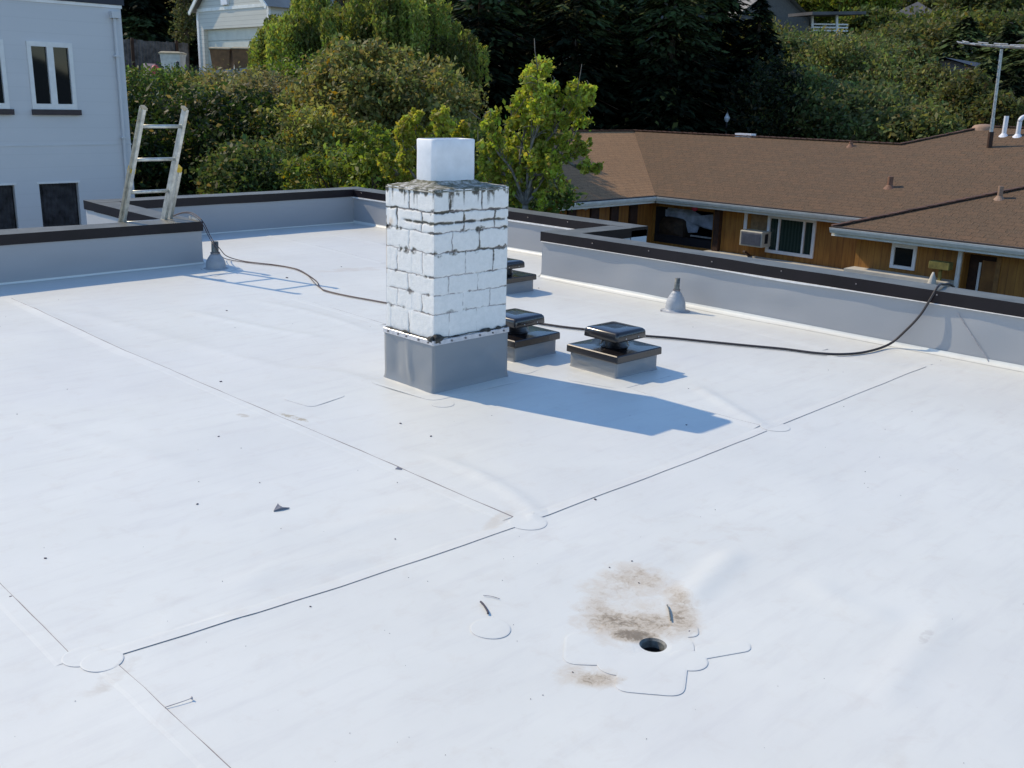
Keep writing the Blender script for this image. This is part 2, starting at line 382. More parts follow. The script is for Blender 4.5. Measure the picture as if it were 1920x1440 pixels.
# wood siding with vertical grooves
def siding(name, a, b, axis, scale, groove=.18, gs=.65):
    m, t, p = nt(name); g = N(t, 'ShaderNodeNewGeometry'); s = N(t, 'ShaderNodeSeparateXYZ'); t.links.new(g.outputs['Position'], s.inputs[0])
    fr = mth(t, 'FRACT', mth(t, 'DIVIDE', s.outputs[axis], groove)); gm = ramp(t, fr, [(0, 1.), (.06, 0.), (.94, 0.), (1, 1.)])
    mp = N(t, 'ShaderNodeMapping'); sc = [scale]*3; 
    if axis != 2: sc[2] = scale*.12
    else: sc[0] = sc[1] = scale*.2
    mp.inputs['Scale'].default_value = sc; t.links.new(g.outputs['Position'], mp.inputs[0])
    col = ramp(t, noise(t, 1., 6, .65, mp.outputs[0]), [(.3, a), (.7, b)]); col = mix(t, mth(t, 'MULTIPLY', gm, gs), col, tuple(x*.3 for x in a))
    t.links.new(col, p.inputs['Base Color']); p.inputs['Roughness'].default_value = .7; bump(t, p, gm, -.4, .01); MAT[name] = m
siding('wood_y', (.20, .078, .012), (.38, .175, .030), 1, 9)
siding('wood_x', (.19, .068, .012), (.36, .15, .026), 0, 9)
siding('clapboard', (.56, .56, .50), (.62, .62, .56), 2, 4, .16)
siding('stucco_panel', (.56, .58, .60), (.595, .61, .63), 2, 2, .205, .07)
# foliage
def leafmat(name, trans=.35, rough=.5, spec=.4):
    m, t, p = nt(name); a = N(t, 'ShaderNodeAttribute', attribute_name='tint')
    t.links.new(a.outputs['Color'], p.inputs['Base Color']); p.inputs['Roughness'].default_value = rough; p.inputs['Specular IOR Level'].default_value = spec
    tr = N(t, 'ShaderNodeBsdfTranslucent'); hs = N(t, 'ShaderNodeHueSaturation'); hs.inputs['Value'].default_value = 1.5; hs.inputs['Saturation'].default_value = 1.1
    t.links.new(a.outputs['Color'], hs.inputs['Color']); t.links.new(hs.outputs[0], tr.inputs[0])
    mx = N(t, 'ShaderNodeMixShader'); mx.inputs[0].default_value = trans
    out = [n for n in t.nodes if n.type == 'OUTPUT_MATERIAL'][0]
    t.links.new(p.outputs[0], mx.inputs[1]); t.links.new(tr.outputs[0], mx.inputs[2]); t.links.new(mx.outputs[0], out.inputs[0]); MAT[name] = m
leafmat('leaf', .42, .55, .28); leafmat('needle', .08, .85, .08)
m, t, p = nt('earth'); n = noise(t, .8, 7, .65)
t.links.new(ramp(t, n, [(.3, (.030, .034, .014)), (.5, (.055, .060, .022)), (.68, (.10, .085, .05))]), p.inputs['Base Color']); p.inputs['Roughness'].default_value = .95
bump(t, p, noise(t, 6, 5), .6, .05); MAT['earth'] = m

# ------------------------------------------------------------------ terrain
def hprof(d, pts): return np.interp(d, [q[0] for q in pts], [q[1] for q in pts])
LP = [(0, -3.3), (19, -3.3), (23, -2.4), (30, -.3), (36, 1.25), (39, 1.95), (41, 2.25), (50, 2.5), (62, 4), (90, 9), (150, 22), (300, 40)]
RP = [(0, -3.3), (40, -3.3), (46, -2.0), (56, .8), (70, 3.3), (90, 6.2), (120, 9.3), (160, 13.5), (300, 32)]
def terr(x, y):
    x = np.asarray(x, float); y = np.asarray(y, float)
    d = (x+y)/sqrt(2); s = (x-y)/sqrt(2); w = np.clip((s+7)/9, 0, 1); w = w*w*(3-2*w)
    h = hprof(d, LP)*(1-w)+hprof(d, RP)*w
    return h+(fbm(x*.12, y*.12, 3)-.5)*np.clip((d-20)/20, 0, 1)*.5
xs = np.concatenate([np.arange(-60, 80, 1.5), np.arange(80, 260, 6), [400, 900]]); ys = xs.copy()
xs = np.concatenate([[-900, -300, -120], xs]); ys = xs.copy()
X, Y = np.meshgrid(xs, ys, indexing='ij'); Z = terr(X, Y); V = np.stack([X, Y, Z], -1).reshape(-1, 3)
ni, nj = X.shape; I = np.arange(ni*nj).reshape(ni, nj)
Fq = np.stack([I[:-1, :-1], I[1:, :-1], I[1:, 1:], I[:-1, 1:]], -1).reshape(-1, 4)
tag(mesh_obj('ground', V, Fq, MAT['earth'], smooth=True), kind='structure')

# ------------------------------------------------------------------ our flat roof
RX, LX, FX = 6.97, 4.8, 8.0        # inner faces: near right parapet, notch end, far right parapet
def ly(x): return 9.24-(4.8-x)*.03  # inner face of the near left parapet
CY, BY, PT = 6.67, 11.15, .25       # step of the right parapet, back parapet, parapet thickness
folds = []
def fold(pts, h, w): folds.append(([P(*q)[:2] for q in pts], h, w))
fold([(5, 552), (235, 660), (330, 697)], .007, .04)
fold([(340, 581), (420, 600), (513, 619), (632, 637)], .009, .045)
fold([(0, 575), (160, 590), (340, 640), (520, 690), (720, 715)], .006, .07)
fold([(465, 562), (560, 580), (632, 600), (700, 625)], .007, .04)
fold([(550, 690), (640, 700), (740, 730)], .006, .05)
fold([(800, 850), (890, 885), (960, 925), (1003, 960), (1000, 985)], .010, .035)
fold([(1300, 720), (1380, 770), (1440, 805)], .010, .035)
fold([(1280, 1130), (1330, 1080), (1385, 1030)], .012, .05)
fold([(1500, 1080), (1600, 1140), (1690, 1160)], .007, .06)
fold([(1780, 1150), (1690, 1260), (1640, 1330)], .006, .05)
fold([(420, 1110), (520, 1060), (700, 1050)], .005, .06)
fold([(300, 1150), (330, 1180), (480, 1150)], .004, .05)
fold([(590, 1000), (760, 960), (860, 958)], .004, .05)
fold([(0, 780), (200, 830), (420, 900)], .005, .07)
def zroof(x, y):
    x = np.asarray(x, float); y = np.asarray(y, float)
    z = (fbm(x*.9+3, y*.9, 3)-.5)*.012+(fbm(x*2.6, y*1.1+9, 2)-.5)*.006
    r = np.hypot(x-DRAIN[0], y-DRAIN[1]); z = z-.018*np.exp(-(r/.55)**2)
    for pts, h, w in folds:
        dm = np.full(np.shape(x), 1e9); L = sum(np.hypot(*(b-a)) for a, b in zip(pts, pts[1:])); acc = 0; tt = np.zeros(np.shape(x))
        for a, b in zip(pts, pts[1:]):
            ab = b-a; l = np.hypot(*ab); k = np.clip(((x-a[0])*ab[0]+(y-a[1])*ab[1])/l**2, 0, 1)
            d = np.hypot(x-a[0]-k*ab[0], y-a[1]-k*ab[1]); u = d < dm; tt = np.where(u, (acc+k*l)/L, tt); dm = np.where(u, d, dm); acc += l
        z = z+h*np.exp(-(dm/w)**2)*np.clip(np.minimum(tt, 1-tt)*6, .0, 1)
    e = np.minimum.reduce([np.clip((RX-x)/.3, 0, 1) if False else np.ones_like(x)])
    return z*e
bld = empty('flat_roof_building', (2, 3, -3.3), 'white membrane flat roof in the foreground with dark metal capped parapets', 'building')
def cut(xc, yc):
    inn = ((xc < RX) & (yc < ly(xc)) & (xc <= LX)) | ((xc > LX) & (xc < RX) & (yc < BY)) | ((xc >= RX) & (xc < FX) & (yc > CY) & (yc < BY))
    return inn & (np.hypot(xc-DRAIN[0], yc-DRAIN[1]) > .085)
def axis(lo, hi, fixed, base):
    a = [lo]
    while a[-1] < hi: a.append(a[-1]+base(a[-1]))
    a = np.array(a)
    for f in fixed:
        k = np.argmin(abs(a-f)); a[k] = f
    return a
gx = axis(-4, FX, (LX, RX, FX), lambda q: .034 if q > -.2 else .2); gx = gx[gx <= FX+1e-6]
gy = axis(-5, BY, (CY, BY), lambda q: .034 if q > .2 else .2); gy = gy[gy <= BY+1e-6]
X, Y = np.meshgrid(gx, gy, indexing='ij')
k9 = np.argmin(abs(gy-9.2)); sh = (ly(X)-gy[k9])*np.exp(-((Y-gy[k9])/.4)**2); Yw = np.where(X <= LX, Y+sh, Y)
Z = zroof(X, Yw); V = np.stack([X, Yw, Z], -1).reshape(-1, 3); ni, nj = X.shape; I = np.arange(ni*nj).reshape(ni, nj)
Fq = np.stack([I[:-1, :-1], I[1:, :-1], I[1:, 1:], I[:-1, 1:]], -1).reshape(-1, 4)
cen = V[Fq].mean(1); Fq = Fq[cut(cen[:, 0], cen[:, 1]-np.where((cen[:, 0] < LX), .0, 0))]
roof = mesh_obj('roof_membrane', V, Fq, MAT['membrane'], bld, smooth=True)

def ribbon(name, pts, side, w=.09, h=.004, edge='lap_edge', ew=.004, wig=.0005, parent=roof):
    """welded lap: a wedge whose raised edge lies on the line; side=+1 wedge on the left of the path"""
    pts = [np.array(p[:2], float) for p in pts]; P2 = []
    for a, b in zip(pts, pts[1:]):
        n = max(2, int(np.hypot(*(b-a))/.04)); P2 += [a+(b-a)*i/n for i in range(n)]
    P2.append(pts[-1]); v = []; f = []; mi = []
    for i, q in enumerate(P2):
        d = P2[min(i+1, len(P2)-1)]-P2[max(i-1, 0)]; d = d/np.hypot(*d); n = np.array([-d[1], d[0]])*side
        q = q+n*(vnoise(i*.35, 4.)-.5)*wig*2
        hh = h*(.75+.5*vnoise(i*.2, 8.)); ee = ew*(.6+.8*vnoise(i*.3, 2.))
        for off, zz in ((w, -.0025), (w*.5, hh*.5+.0004), (0, hh+.001), (0, .0016), (-ee, .0017)):
            p_ = q+n*off; v.append((p_[0], p_[1], float(zroof(p_[0], p_[1]))+zz))
    for i in range(len(P2)-1):
        for j in range(4):
            a = i*5+j; q = (a, a+1, a+6, a+5); f.append(q if side < 0 else q[::-1]); mi.append(0 if j < 2 else 1)
    return mesh_obj(name, v, f, [MAT['membrane'], MAT[edge]], parent, mi=mi)
# lap seams; the path's left side looks towards +Y when it runs towards +X
ribbon('seam', [P(205, 1235), P(350, 1191.7), P(550, 1127), P(640, 1099), P(875, 1020), P(974, 985.5)], 1, h=.0016, ew=.0014)
ribbon('seam', [P(1015, 970.5), P(1115, 932.5), P(1300, 863), P(1438, 808.5)], 1, h=.0016, ew=.0014)
ribbon('seam', [P(1455, 801), P(1600, 742), P(1727, 692.4), P(1748, 684)], 1, h=.0016, ew=.0014)
ribbon('seam', [P(20, 560), P(235, 660), P(320, 693), P(515, 779), P(744, 876), P(960, 970)], -1, h=.0015, ew=.0065, edge='lap_soft')
ribbon('seam', [P(-60, 1035), P(0, 1095), P(118, 1213), P(140, 1236)], -1, h=.0012, ew=.0026, edge='lap_soft')
ribbon('seam', [P(212, 1240), P(270, 1291), P(300, 1322), P(427, 1440), P(470, 1480)], -1, h=.0012, ew=.0024, edge='lap_soft')
ribbon('seam', [P(1082, 697), P(1167, 725.6), P(1332, 774), P(1425, 800)], -1, h=.003, ew=.0065, edge='lap_soft')
ribbon('seam', [P(1035, 550), P(1240, 585), P(1440, 627), P(1552, 656)], -1, h=.003, ew=.006, edge='lap_soft')
ribbon('seam', [P(1552, 668), P(1640, 680), P(1745, 686), P(1840, 697), P(1960, 715)], -1, h=.003, ew=.006, edge='lap_soft')
ribbon('seam', [P(505, 442), P(600, 463), P(722, 493)], -1, h=.002, ew=.006, edge='lap_soft')
ribbon('seam', [P(557, 560), P(640, 583), P(723, 608)], -1, h=.002, ew=.006, edge='lap_soft')
ribbon('seam', [P(600, 436), P(722, 458)], -1, h=.002, ew=.006, edge='lap_soft')

def patch(name, outline, h=.0015, parent=roof, edge='patch_edge', hole=None):
    """thin welded patch with rounded outline (list of xy)"""
    o = np.array(outline); n = len(o); v = []; f = []; mi = []
    c = o.mean(0); h = h*.4+.0006
    rings = [(1., .0006, 0), (1., h, 0), (.93, h+.0006, 0), (.5, h+.0008, 0)]
    for s_, zz, _ in rings:
        for q in o:
            p_ = c+(q-c)*s_; v.append((p_[0], p_[1], float(zroof(p_[0], p_[1]))+zz))
    for k in range(len(rings)-1):
        for i in range(n):
            a = k*n+i; b = k*n+(i+1) % n; f.append((a, b, b+n, a+n)); mi.append(1 if k == 0 else 0)
    if hole is None:
        v.append((c[0], c[1], float(zroof(c[0], c[1]))+h+.0008)); e = len(v)-1; b0 = (len(rings)-1)*n
        for i in range(n): f.append((b0+i, b0+(i+1) % n, e)); mi.append(0)
    return mesh_obj(name, v, f, [MAT['membrane'], MAT[edge]], parent, mi=mi)
def ccw(o):
    o = np.array(o); a = (o[:, 0]*np.roll(o[:, 1], -1)-np.roll(o[:, 0], -1)*o[:, 1]).sum(); return o if a > 0 else o[::-1]
def disc(u, v, ru, rv=None, rot=0, h=.003, edge='patch_edge'):
    c = P(u, v)[:2]; r = np.hypot(*(P(u+ru, v)[:2]-c)); k = 40
    w = [c+np.array([cos(2*pi*i/k+rot)*r, sin(2*pi*i/k+rot)*r*(rv or 1)])*(1+.02*sin(3*2*pi*i/k)) for i in range(k)]
    return patch('membrane_patch', w, h, edge=edge)
def rpoly(pix, rad=.04, h=.003, edge='patch_edge'):
    q = ccw([P(*a)[:2] for a in pix]); out = []
    for i in range(len(q)):
        a, b, c_ = q[i-1], q[i], q[(i+1) % len(q)]; ra = min(rad, .45*np.hypot(*(a-b)), .45*np.hypot(*(c_-b)))
        p0 = b+(a-b)/np.hypot(*(a-b))*ra; p1 = b+(c_-b)/np.hypot(*(c_-b))*ra
        for k in range(7):
            t_ = k/6; out.append((1-t_)**2*p0+2*t_*(1-t_)*b+t_*t_*p1)
    return patch('membrane_patch', out, h, edge=edge)
disc(990, 979, 36); disc(1453, 801, 27); disc(155, 1231, 37, h=.0035); disc(192, 1240, 39, h=.005)
disc(920, 1176, 38, h=.004); disc(830, 757, 22); disc(1158, 1240, 38, h=.004); disc(1290, 1232, 37, h=.004)
disc(1155, 1185, 36, h=.0035)
rpoly([(1060, 1180), (1185, 1180), (1200, 1243), (1055, 1240)], .05)
rpoly([(1165, 1215), (1292, 1225), (1283, 1302), (1150, 1290)], .05, .004)
rpoly([(1300, 1205), (1405, 1198), (1410, 1216), (1310, 1232)], .03, .0035)
disc(1163, 1176, 37, h=.003); rpoly([(1252, 1163), (1308, 1166), (1312, 1188), (1262, 1190)], .03, .003); rpoly([(1075, 1190), (1150, 1178), (1190, 1200), (1150, 1225), (1080, 1222)], .04, .0035)
rpoly([(528, 748), (560, 727), (652, 741), (583, 764)], .05)
rpoly([(690, 718), (775, 680), (990, 712), (812, 752)], .07, .003)
rpoly([(1060, 712), (1130, 680), (1262, 703), (1165, 730)], .05, .0025)
rpoly([(930, 690), (1000, 655), (1080, 668), (990, 702)], .05, .0025)
rpoly([(372, 500), (420, 480), (447, 503), (400, 520)], .06, .0025)
# drain
k = 40; v = []; f = []
for j, (r, z) in enumerate(((.13, .0008), (.129, .0022), (.06, .002), (.044, .0005), (.037, -.006), (.035, -.03))):
    for i in range(k):
        a = 2*pi*i/k; x_, y_ = DRAIN[0]+r*cos(a), DRAIN[1]+r*sin(a)*1.0; v.append((x_, y_, float(zroof(x_, y_))+z))
for j in range(5):
    for i in range(k): a = j*k+i; b = j*k+(i+1) % k; f.append((a, b, b+k, a+k))
dr = mesh_obj('drain_collar', v, f, [MAT['membrane'], MAT['pipe_grey']], bld, mi=[0]*(3*k)+[1]*(2*k))
zb = float(zroof(DRAIN[0], DRAIN[1])); MB().lathe((DRAIN[0], DRAIN[1], zb), [(.034, -.028), (.033, -.15), (.030, -.30), (.0, -.30)], 28).build('drain_pipe', MAT['dark_inside'], dr, True)

# parapets
def parapet(a, b, face, zt0, zt1, capz=.095, name='parapet', lip=False, wav=.006, over0=.0, over1=.0, PT=.25):
    """a,b: ends of the inner face in plan; face: unit normal of inner face; zt: top heights at a and b"""
    a = np.array(a, float); b = np.array(b, float); n = np.array(face, float); L = np.hypot(*(b-a)); d = (b-a)/L
    nu = max(3, int(L/.05)); nv = 9; v = []; f = []
    def zt(t): return zt0+(zt1-zt0)*t
    for i in range(nu+1):
        t_ = i/nu; q = a+(b-a)*t_
        for j in range(nv+1):
            s_ = j/nv; z = -.02+(zt(t_)-capz+.04+.02)*s_; w = sin(pi*min(1, s_*1.02))
            off = wav*((vnoise(i*.17+a[0]*3, j*.35)-.5)*2*w)+.010*max(0, 1-s_*6)
            p_ = q+n*off; v.append((p_[0], p_[1], z))
    nn = nv+1
    for i in range(nu):
        for j in range(nv): f.append((i*nn+j, (i+1)*nn+j, (i+1)*nn+j+1, i*nn+j+1))
    flip = (d[0]*n[1]-d[1]*n[0]) > 0
    if flip: f = [q[::-1] for q in f]
    o = mesh_obj(name, v, f, MAT['detail_membrane'], bld, smooth=True)
    # wall core behind
    c0 = a-n*.02; c1 = b-n*.02; o0 = a-n*PT; o1 = b-n*PT
    m_ = MB()
    for p0, p1 in ((o0, o1),):
        m_.quad((*p0, -3.4), (*p1, -3.4), (*p1, zt1-.02), (*p0, zt0-.02))
    m_.quad((*c0, zt0-.05), (*c1, zt1-.05), (*o1, zt1-.05), (*o0, zt0-.05))
    for p0, p1 in ((a, o0), (b, o1)): m_.quad((*p0, -.02), (*p1, -.02), (*p1, zt0-.04), (*p0, zt0-.04))
    m_.build('outer_wall', MAT['house_white'], o)
    # cap: folded metal, top + two faces, slightly wavy
    e0 = a-d*over0; e1 = b+d*over1; pr = [(.014, -capz), (.016, 0.), (-PT-.016, .004), (-PT-.014, -capz)]
    nc = max(2, int(L/.3)); v = []; f = []
    for i in range(nc+1):
        t_ = i/nc; q = e0+(e1-e0)*t_
        for j, (off, z) in enumerate(pr):
            wz = (vnoise(i*.8+a[1], j*3.)-.5)*.006; p_ = q+n*(off+(vnoise(i*.9, j*5+a[0])-.5)*.004); v.append((p_[0], p_[1], zt(t_)+z+wz))
    for i in range(nc):
        for j in range(3): f.append((i*4+j, (i+1)*4+j, (i+1)*4+j+1, i*4+j+1))
    f += [(0, 1, 2, 3), tuple(nc*4+j for j in (3, 2, 1, 0))]
    if flip: f = [q[::-1] for q in f]
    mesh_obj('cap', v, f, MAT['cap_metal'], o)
    if lip:
        v = []; f = []
        nl = int(L/.1)
        for i in range(nl+1):
            t_ = i/nl; q = a+(b-a)*t_; hh = .010*max(0., vnoise(i*.16, a[0]*7)*2.2-.62) if lip == 2 else .012
            for off, z in ((.002, .006), (.024, .004), (.024, -hh), (.002, -hh-.004)):
                p_ = q+n*off; v.append((p_[0], p_[1], zt(t_)-capz+z))
        for i in range(nl):
            for j in range(3): f.append((i*4+j, (i+1)*4+j, (i+1)*4+j+1, i*4+j+1))
        mesh_obj('cap_lip', v, f, MAT['white_lip'], o)
        for i in range(int(L/.62)):
            q = a+d*(.2+.62*i+.05*sin(i*7))+n*.018; z = zt((.2+.62*i)/L)-.028-.01*(i % 2)
            MB().box((q[0]-.005, q[1]-.005, z-.005), (q[0]+.005, q[1]+.005, z+.005), bev=.002).build('screw', MAT['screw'], o)
    return o
def cove(a, b, face, w=.045):
    a = np.array(a, float); b = np.array(b, float); n = np.array(face, float); L = np.hypot(*(b-a)); d = (b-a)/L; nu = max(3, int(L/.06)); v = []; f = []
    for i in range(nu+1):
        q = a+(b-a)*i/nu; ww = w*(.92+.16*vnoise(i*.15, a[0]))
        for off, z in ((ww*1.5, .002), (ww*.8, ww*.18), (ww*.35, ww*.5), (.008, ww*.95)):
            p_ = q+n*off; v.append((p_[0], p_[1], (float(zroof(p_[0], p_[1])) if z < .01 else 0)+z))
    flip = (d[0]*n[1]-d[1]*n[0]) > 0
    for i in range(nu):
        for j in range(3): q = (i*4+j, (i+1)*4+j, (i+1)*4+j+1, i*4+j+1); f.append(q[::-1] if flip else q)
    mesh_obj('cove', v, f, MAT['membrane'], roof, smooth=True)
parapet((-6, ly(-6)), (LX, ly(LX)), (0, -1), .49, .42, over1=.014)
parapet((LX, ly(LX)+PT), (LX, BY), (1, 0), .42, .44)
parapet((LX-PT, BY), (FX+PT, BY), (0, -1), .445, .445, over0=.014)
parapet((FX, BY), (FX, CY-PT), (-1, 0), .440, .43, lip=1)
parapet((RX+.03, CY), (FX-.016, CY), (0, 1), .434, .428)
parapet((RX, -6), (RX, CY), (-1, 0), .445, .442, lip=2, wav=.010, over1=.014, PT=.19)
cove((-4, ly(-4)), (LX, ly(LX)), (0, -1), .02); cove((LX, ly(LX)), (LX, BY), (1, 0), .02); cove((LX, BY), (FX, BY), (0, -1), .02)
cove((FX, BY), (FX, CY), (-1, 0), .036); cove((RX, CY+.0), (RX, -4), (-1, 0), .036); cove((RX, CY), (FX, CY), (0, 1))
mm = MB()      # outer walls under the camera side and floor slab edges
mm.quad((-6, -6, -3.4), (RX+PT, -6, -3.4), (RX+PT, -6, .3), (-6, -6, .3)); mm.quad((-6, -6, -3.4), (-6, -6, .3), (-6, 9.2, .3), (-6, 9.2, -3.4))
mm.quad((-6, -6, -.03), (-4, -6, -.03), (-4, 9.1, -.03), (-6, 9.1, -.03)); mm.quad((-4, -6, -.03), (RX, -6, -.03), (RX, -4.9, -.03), (-4, -4.9, -.03))
mm.build('wall', MAT['house_white'], bld)
# lap on the right parapet's face
a_, b_ = onX(1795, 586, RX-.012), onX(1855, 680, RX-.014)
MB().tube([a_, (a_+b_)/2+np.array([-.001, 0, 0]), b_], .0022, 5).build('face_lap', MAT['lap_edge'], bld)

# ------------------------------------------------------------------ chimney
cN = P(813, 737)[:2]; CW, CD, CZ = .57, .437, 1.155      # along X, along Y, masonry top
C0 = np.array([cN[0], cN[1]]); ch = empty('chimney', (C0[0]+CW/2, C0[1]+CD/2, 0), 'white painted brick chimney with stained joints and grey membrane skirt amid the white roof', 'chimney')
zc = [1.155, 1.033, .920, .805, .672, .566, .459, .300]
jl = [[.51], [.25, .76], [.51], [.24, .76], [.53], [.25, .76], [.52]]       # left face, measured from the near corner
jr = [[.21, .63], [.39, .81], [.24, .60], [.41, .80], [.19, .59], [.39, .76], [.20, .58]]
def brick_face(org, du, w, nrm, joints, seed, tilt):
    res = .0046; nu = int(w/res); z0, z1 = .30, CZ; nv = int((z1-z0)/res)
    u = np.linspace(0, w, nu+1); z = np.linspace(z0, z1, nv+1); Ug, Zg = np.meshgrid(u, z, indexing='ij')
    wu = Ug+(fbm(Ug*30+seed, Zg*30, 3)-.5)*.016; wz = Zg+(fbm(Ug*26+seed+9, Zg*26, 3)-.5)*.014
    dist = np.full(Ug.shape, 9.); vert = np.zeros(Ug.shape, bool); crs = np.zeros(Ug.shape, int)
    for i, zz in enumerate(zc[1:-1]): 
        dd = abs(wz-zz); dist = np.minimum(dist, dd)
    dh = dist.copy()
    for i in range(7):
        inn = (Zg <= zc[i]) & (Zg > zc[i+1]); crs[inn] = i
        for fr in joints[i]:
            dd = abs(wu-fr*w); dd = np.where(inn, dd, 9.); dist = np.minimum(dist, dd)
    q = (Zg-.3)/(CZ-.3)                                        # height 0..1
    big = fbm(Ug*9+seed*3, Zg*9+seed, 4); fine = fbm(Ug*60+seed, Zg*60, 3)
    open_ = np.clip((q-.52)*2.6, 0, 1)*.55+np.clip((big-.50)*5.0, 0, 1)*(.42+.40*q)        # how raked/bare the joint is
    open_ = np.clip(open_, .0, 1)
    width = .0040+.0062*open_*fine*2
    jm = np.clip(1-dist/np.maximum(width, .002), 0, 1)
    soft = np.clip(1-dist/.011, 0, 1)
    depth = soft*.0018+jm*open_*.009
    R_ = np.clip(jm*1.6, 0, 1)*np.clip(open_*1.5-.12, 0, 1)
    G_ = np.clip(1-dist/.0048, 0, 1)*np.clip((fbm(Ug*14+seed*5, Zg*14, 3)-.30)*5, 0, 1)
    # the eroded bed joint in the second course
    l2 = np.clip(1-abs(wz-.972)/.012, 0, 1)*np.clip((fbm(Ug*22+seed, Zg*5, 3)-.12)*6, 0, 1)
    if seed == 1: l2 = l2*np.clip((w*.66-Ug)*25, 0, 1)
    R_ = np.maximum(R_, l2); depth = depth+l2*.009
    # moss under the crown and running stains
    top = np.clip((Zg-(CZ-.05*fbm(Ug*40+seed, Ug*0, 3)-.015))/.02, 0, 1)*np.clip((fbm(Ug*30, Zg*12+seed, 3)-.42)*6, 0, 1)
    run = np.clip((fbm(Ug*45+seed*2, Zg*2.5, 3)-.60)*7, 0, 1)*np.clip((Zg-(CZ-.13))/.10, 0, 1)
    R_ = np.clip(np.maximum(R_, np.maximum(top*.9, run*.55)), 0, 1)
    B_ = np.zeros_like(R_)
    if seed == 1:                                              # rust streak on the far edge of the sunny face
        B_ = np.clip(1-abs(Ug-(w-.006))/.004, 0, 1)*((Zg > .64) & (Zg < .98))*.8
        B_ = np.maximum(B_, np.clip(1-np.hypot((Ug-(w-.05))/.03, (Zg-.95)/.03), 0, 1)*.5)
    # scars where paint came off
    for k_ in range(16):
        cu, cz_ = (np.random.default_rng(seed*31+k_).random(2)*[w, .75]+[0, .36]); i_ = np.argmin([abs(cz_-a) for a in zc]); cz_ = zc[i_]
        rr = .010+.018*np.random.default_rng(seed*7+k_).random(); sp = np.clip(1.2-np.hypot((wu-cu)/rr/1.8, (wz-cz_)/rr), 0, 1)*np.clip(fine*2-.5, 0, 1)*(.25+.75*q)
        R_ = np.maximum(R_, np.clip(sp*1.6, 0, 1)); depth = depth+sp*.004
    off = -depth+(fbm(Ug*50+seed, Zg*50, 3)-.5)*.0016+(vnoise(crs*3.1+seed, np.floor(Ug/.2)*1.7)-.5)*.003
    edge = np.minimum(Ug, w-Ug); off = off-np.clip(1-edge/.006, 0, 1)*.004
    off = off*np.clip(edge/.004, .3, 1)
    V = org[None, None, :]+du[None, None, :]*Ug[..., None]+nrm[None, None, :]*off[..., None]; V = V.reshape(-1, 3); V[:, 2] = Zg.ravel()
    I = np.arange((nu+1)*(nv+1)).reshape(nu+1, nv+1)
    Fq = np.stack([I[:-1, :-1], I[1:, :-1], I[1:, 1:], I[:-1, 1:]], -1).reshape(-1, 4)
    if np.cross(du, [0, 0, 1]) @ nrm < 0: Fq = Fq[:, ::-1]
    col = np.stack([R_, G_, B_], -1).reshape(-1, 3); return V, Fq, col
faces = [brick_face(np.array([*C0, 0]), np.array([0, 1., 0]), CD, np.array([-1., 0, 0]), jl, 1, 0),
         brick_face(np.array([*C0, 0]), np.array([1., 0, 0]), CW, np.array([0, -1., 0]), jr, 2, 0),
         brick_face(np.array([C0[0]+CW, C0[1], 0]), np.array([0, 1., 0]), CD, np.array([1., 0, 0]), jl, 3, 0),
         brick_face(np.array([C0[0], C0[1]+CD, 0]), np.array([1., 0, 0]), CW, np.array([0, 1., 0]), jr, 4, 0)]
n0 = 0; Vs = []; Fs_ = []; Cs = []
for v, f, c_ in faces: Vs.append(v); Fs_.append(f+n0); Cs.append(c_); n0 += len(v)
Vs = np.vstack(Vs)
mesh_obj('brickwork', Vs, np.vstack(Fs_), MAT['painted_brick'], ch, smooth=True, col=np.vstack(Cs))
# mortar crown
FW, FD = .325, .172; f0 = np.array([3.747, 4.45])
n = 44; v = []; f = []
for i in range(n+1):
    for j in range(n+1):
        x_ = C0[0]-.004+(CW+.008)*i/n; y_ = C0[1]-.004+(CD+.008)*j/n
        dx = max(f0[0]-x_, 0, x_-(f0[0]+FW)); dy = max(f0[1]-y_, 0, y_-(f0[1]+FD)); dd = hypot(dx, dy)
        e = min(x_-C0[0]+.004, C0[0]+CW+.004-x_, y_-C0[1]+.004, C0[1]+CD+.004-y_)
        z = CZ-.012+.018*min(1, e/.012)+.014*max(0, 1-dd/.13)+.016*max(0, 1-dd/.03)+(float(fbm(x_*30, y_*30, 4))-.5)*.009*min(1, e/.02)
        v.append((x_, y_, z))
for i in range(n):
    for j in range(n): a = i*(n+1)+j; f.append((a, a+n+1, a+n+2, a+1))
mesh_obj('mortar_crown', v, f, MAT['crown_mortar'], ch, smooth=True)
# flue tile, rounded corners, open top
def rrect(x0, y0, x1, y1, r, k=5):
    o = []
    for cx, cy, a0 in ((x1-r, y1-r, 0), (x0+r, y1-r, pi/2), (x0+r, y0+r, pi), (x1-r, y0+r, 1.5*pi)):
        for i in range(k+1): a = a0+pi/2*i/k; o.append((cx+r*cos(a), cy+r*sin(a)))
    return o
def shell(m, rings, cap_last=False, cap_first=False, mi=0):
    n = len(rings[0][0]); b = len(m.v)
    for o, z in rings: m.v += [(float(q[0]), float(q[1]), float(z)) for q in o]
    for k in range(len(rings)-1):
        for i in range(n): m.f.append((b+k*n+i, b+k*n+(i+1) % n, b+(k+1)*n+(i+1) % n, b+(k+1)*n+i)); m.m.append(mi)
    if cap_last: m.f.append(tuple(b+(len(rings)-1)*n+i for i in range(n))); m.m.append(mi)
    if cap_first: m.f.append(tuple(b+i for i in range(n))[::-1]); m.m.append(mi)
    return m
FT = 1.42
def fr(i): return rrect(f0[0]+i, f0[1]+i, f0[0]+FW-i, f0[1]+FD-i, .030)
shell(MB(), [(fr(0), 1.15), (fr(0), 1.25), (fr(.001), 1.35), (fr(0), FT-.006), (fr(.004), FT), (fr(.018), FT), (fr(.022), FT-.01), (fr(.022), 1.1)], True).build('flue', MAT['flue_paint'], ch, True)
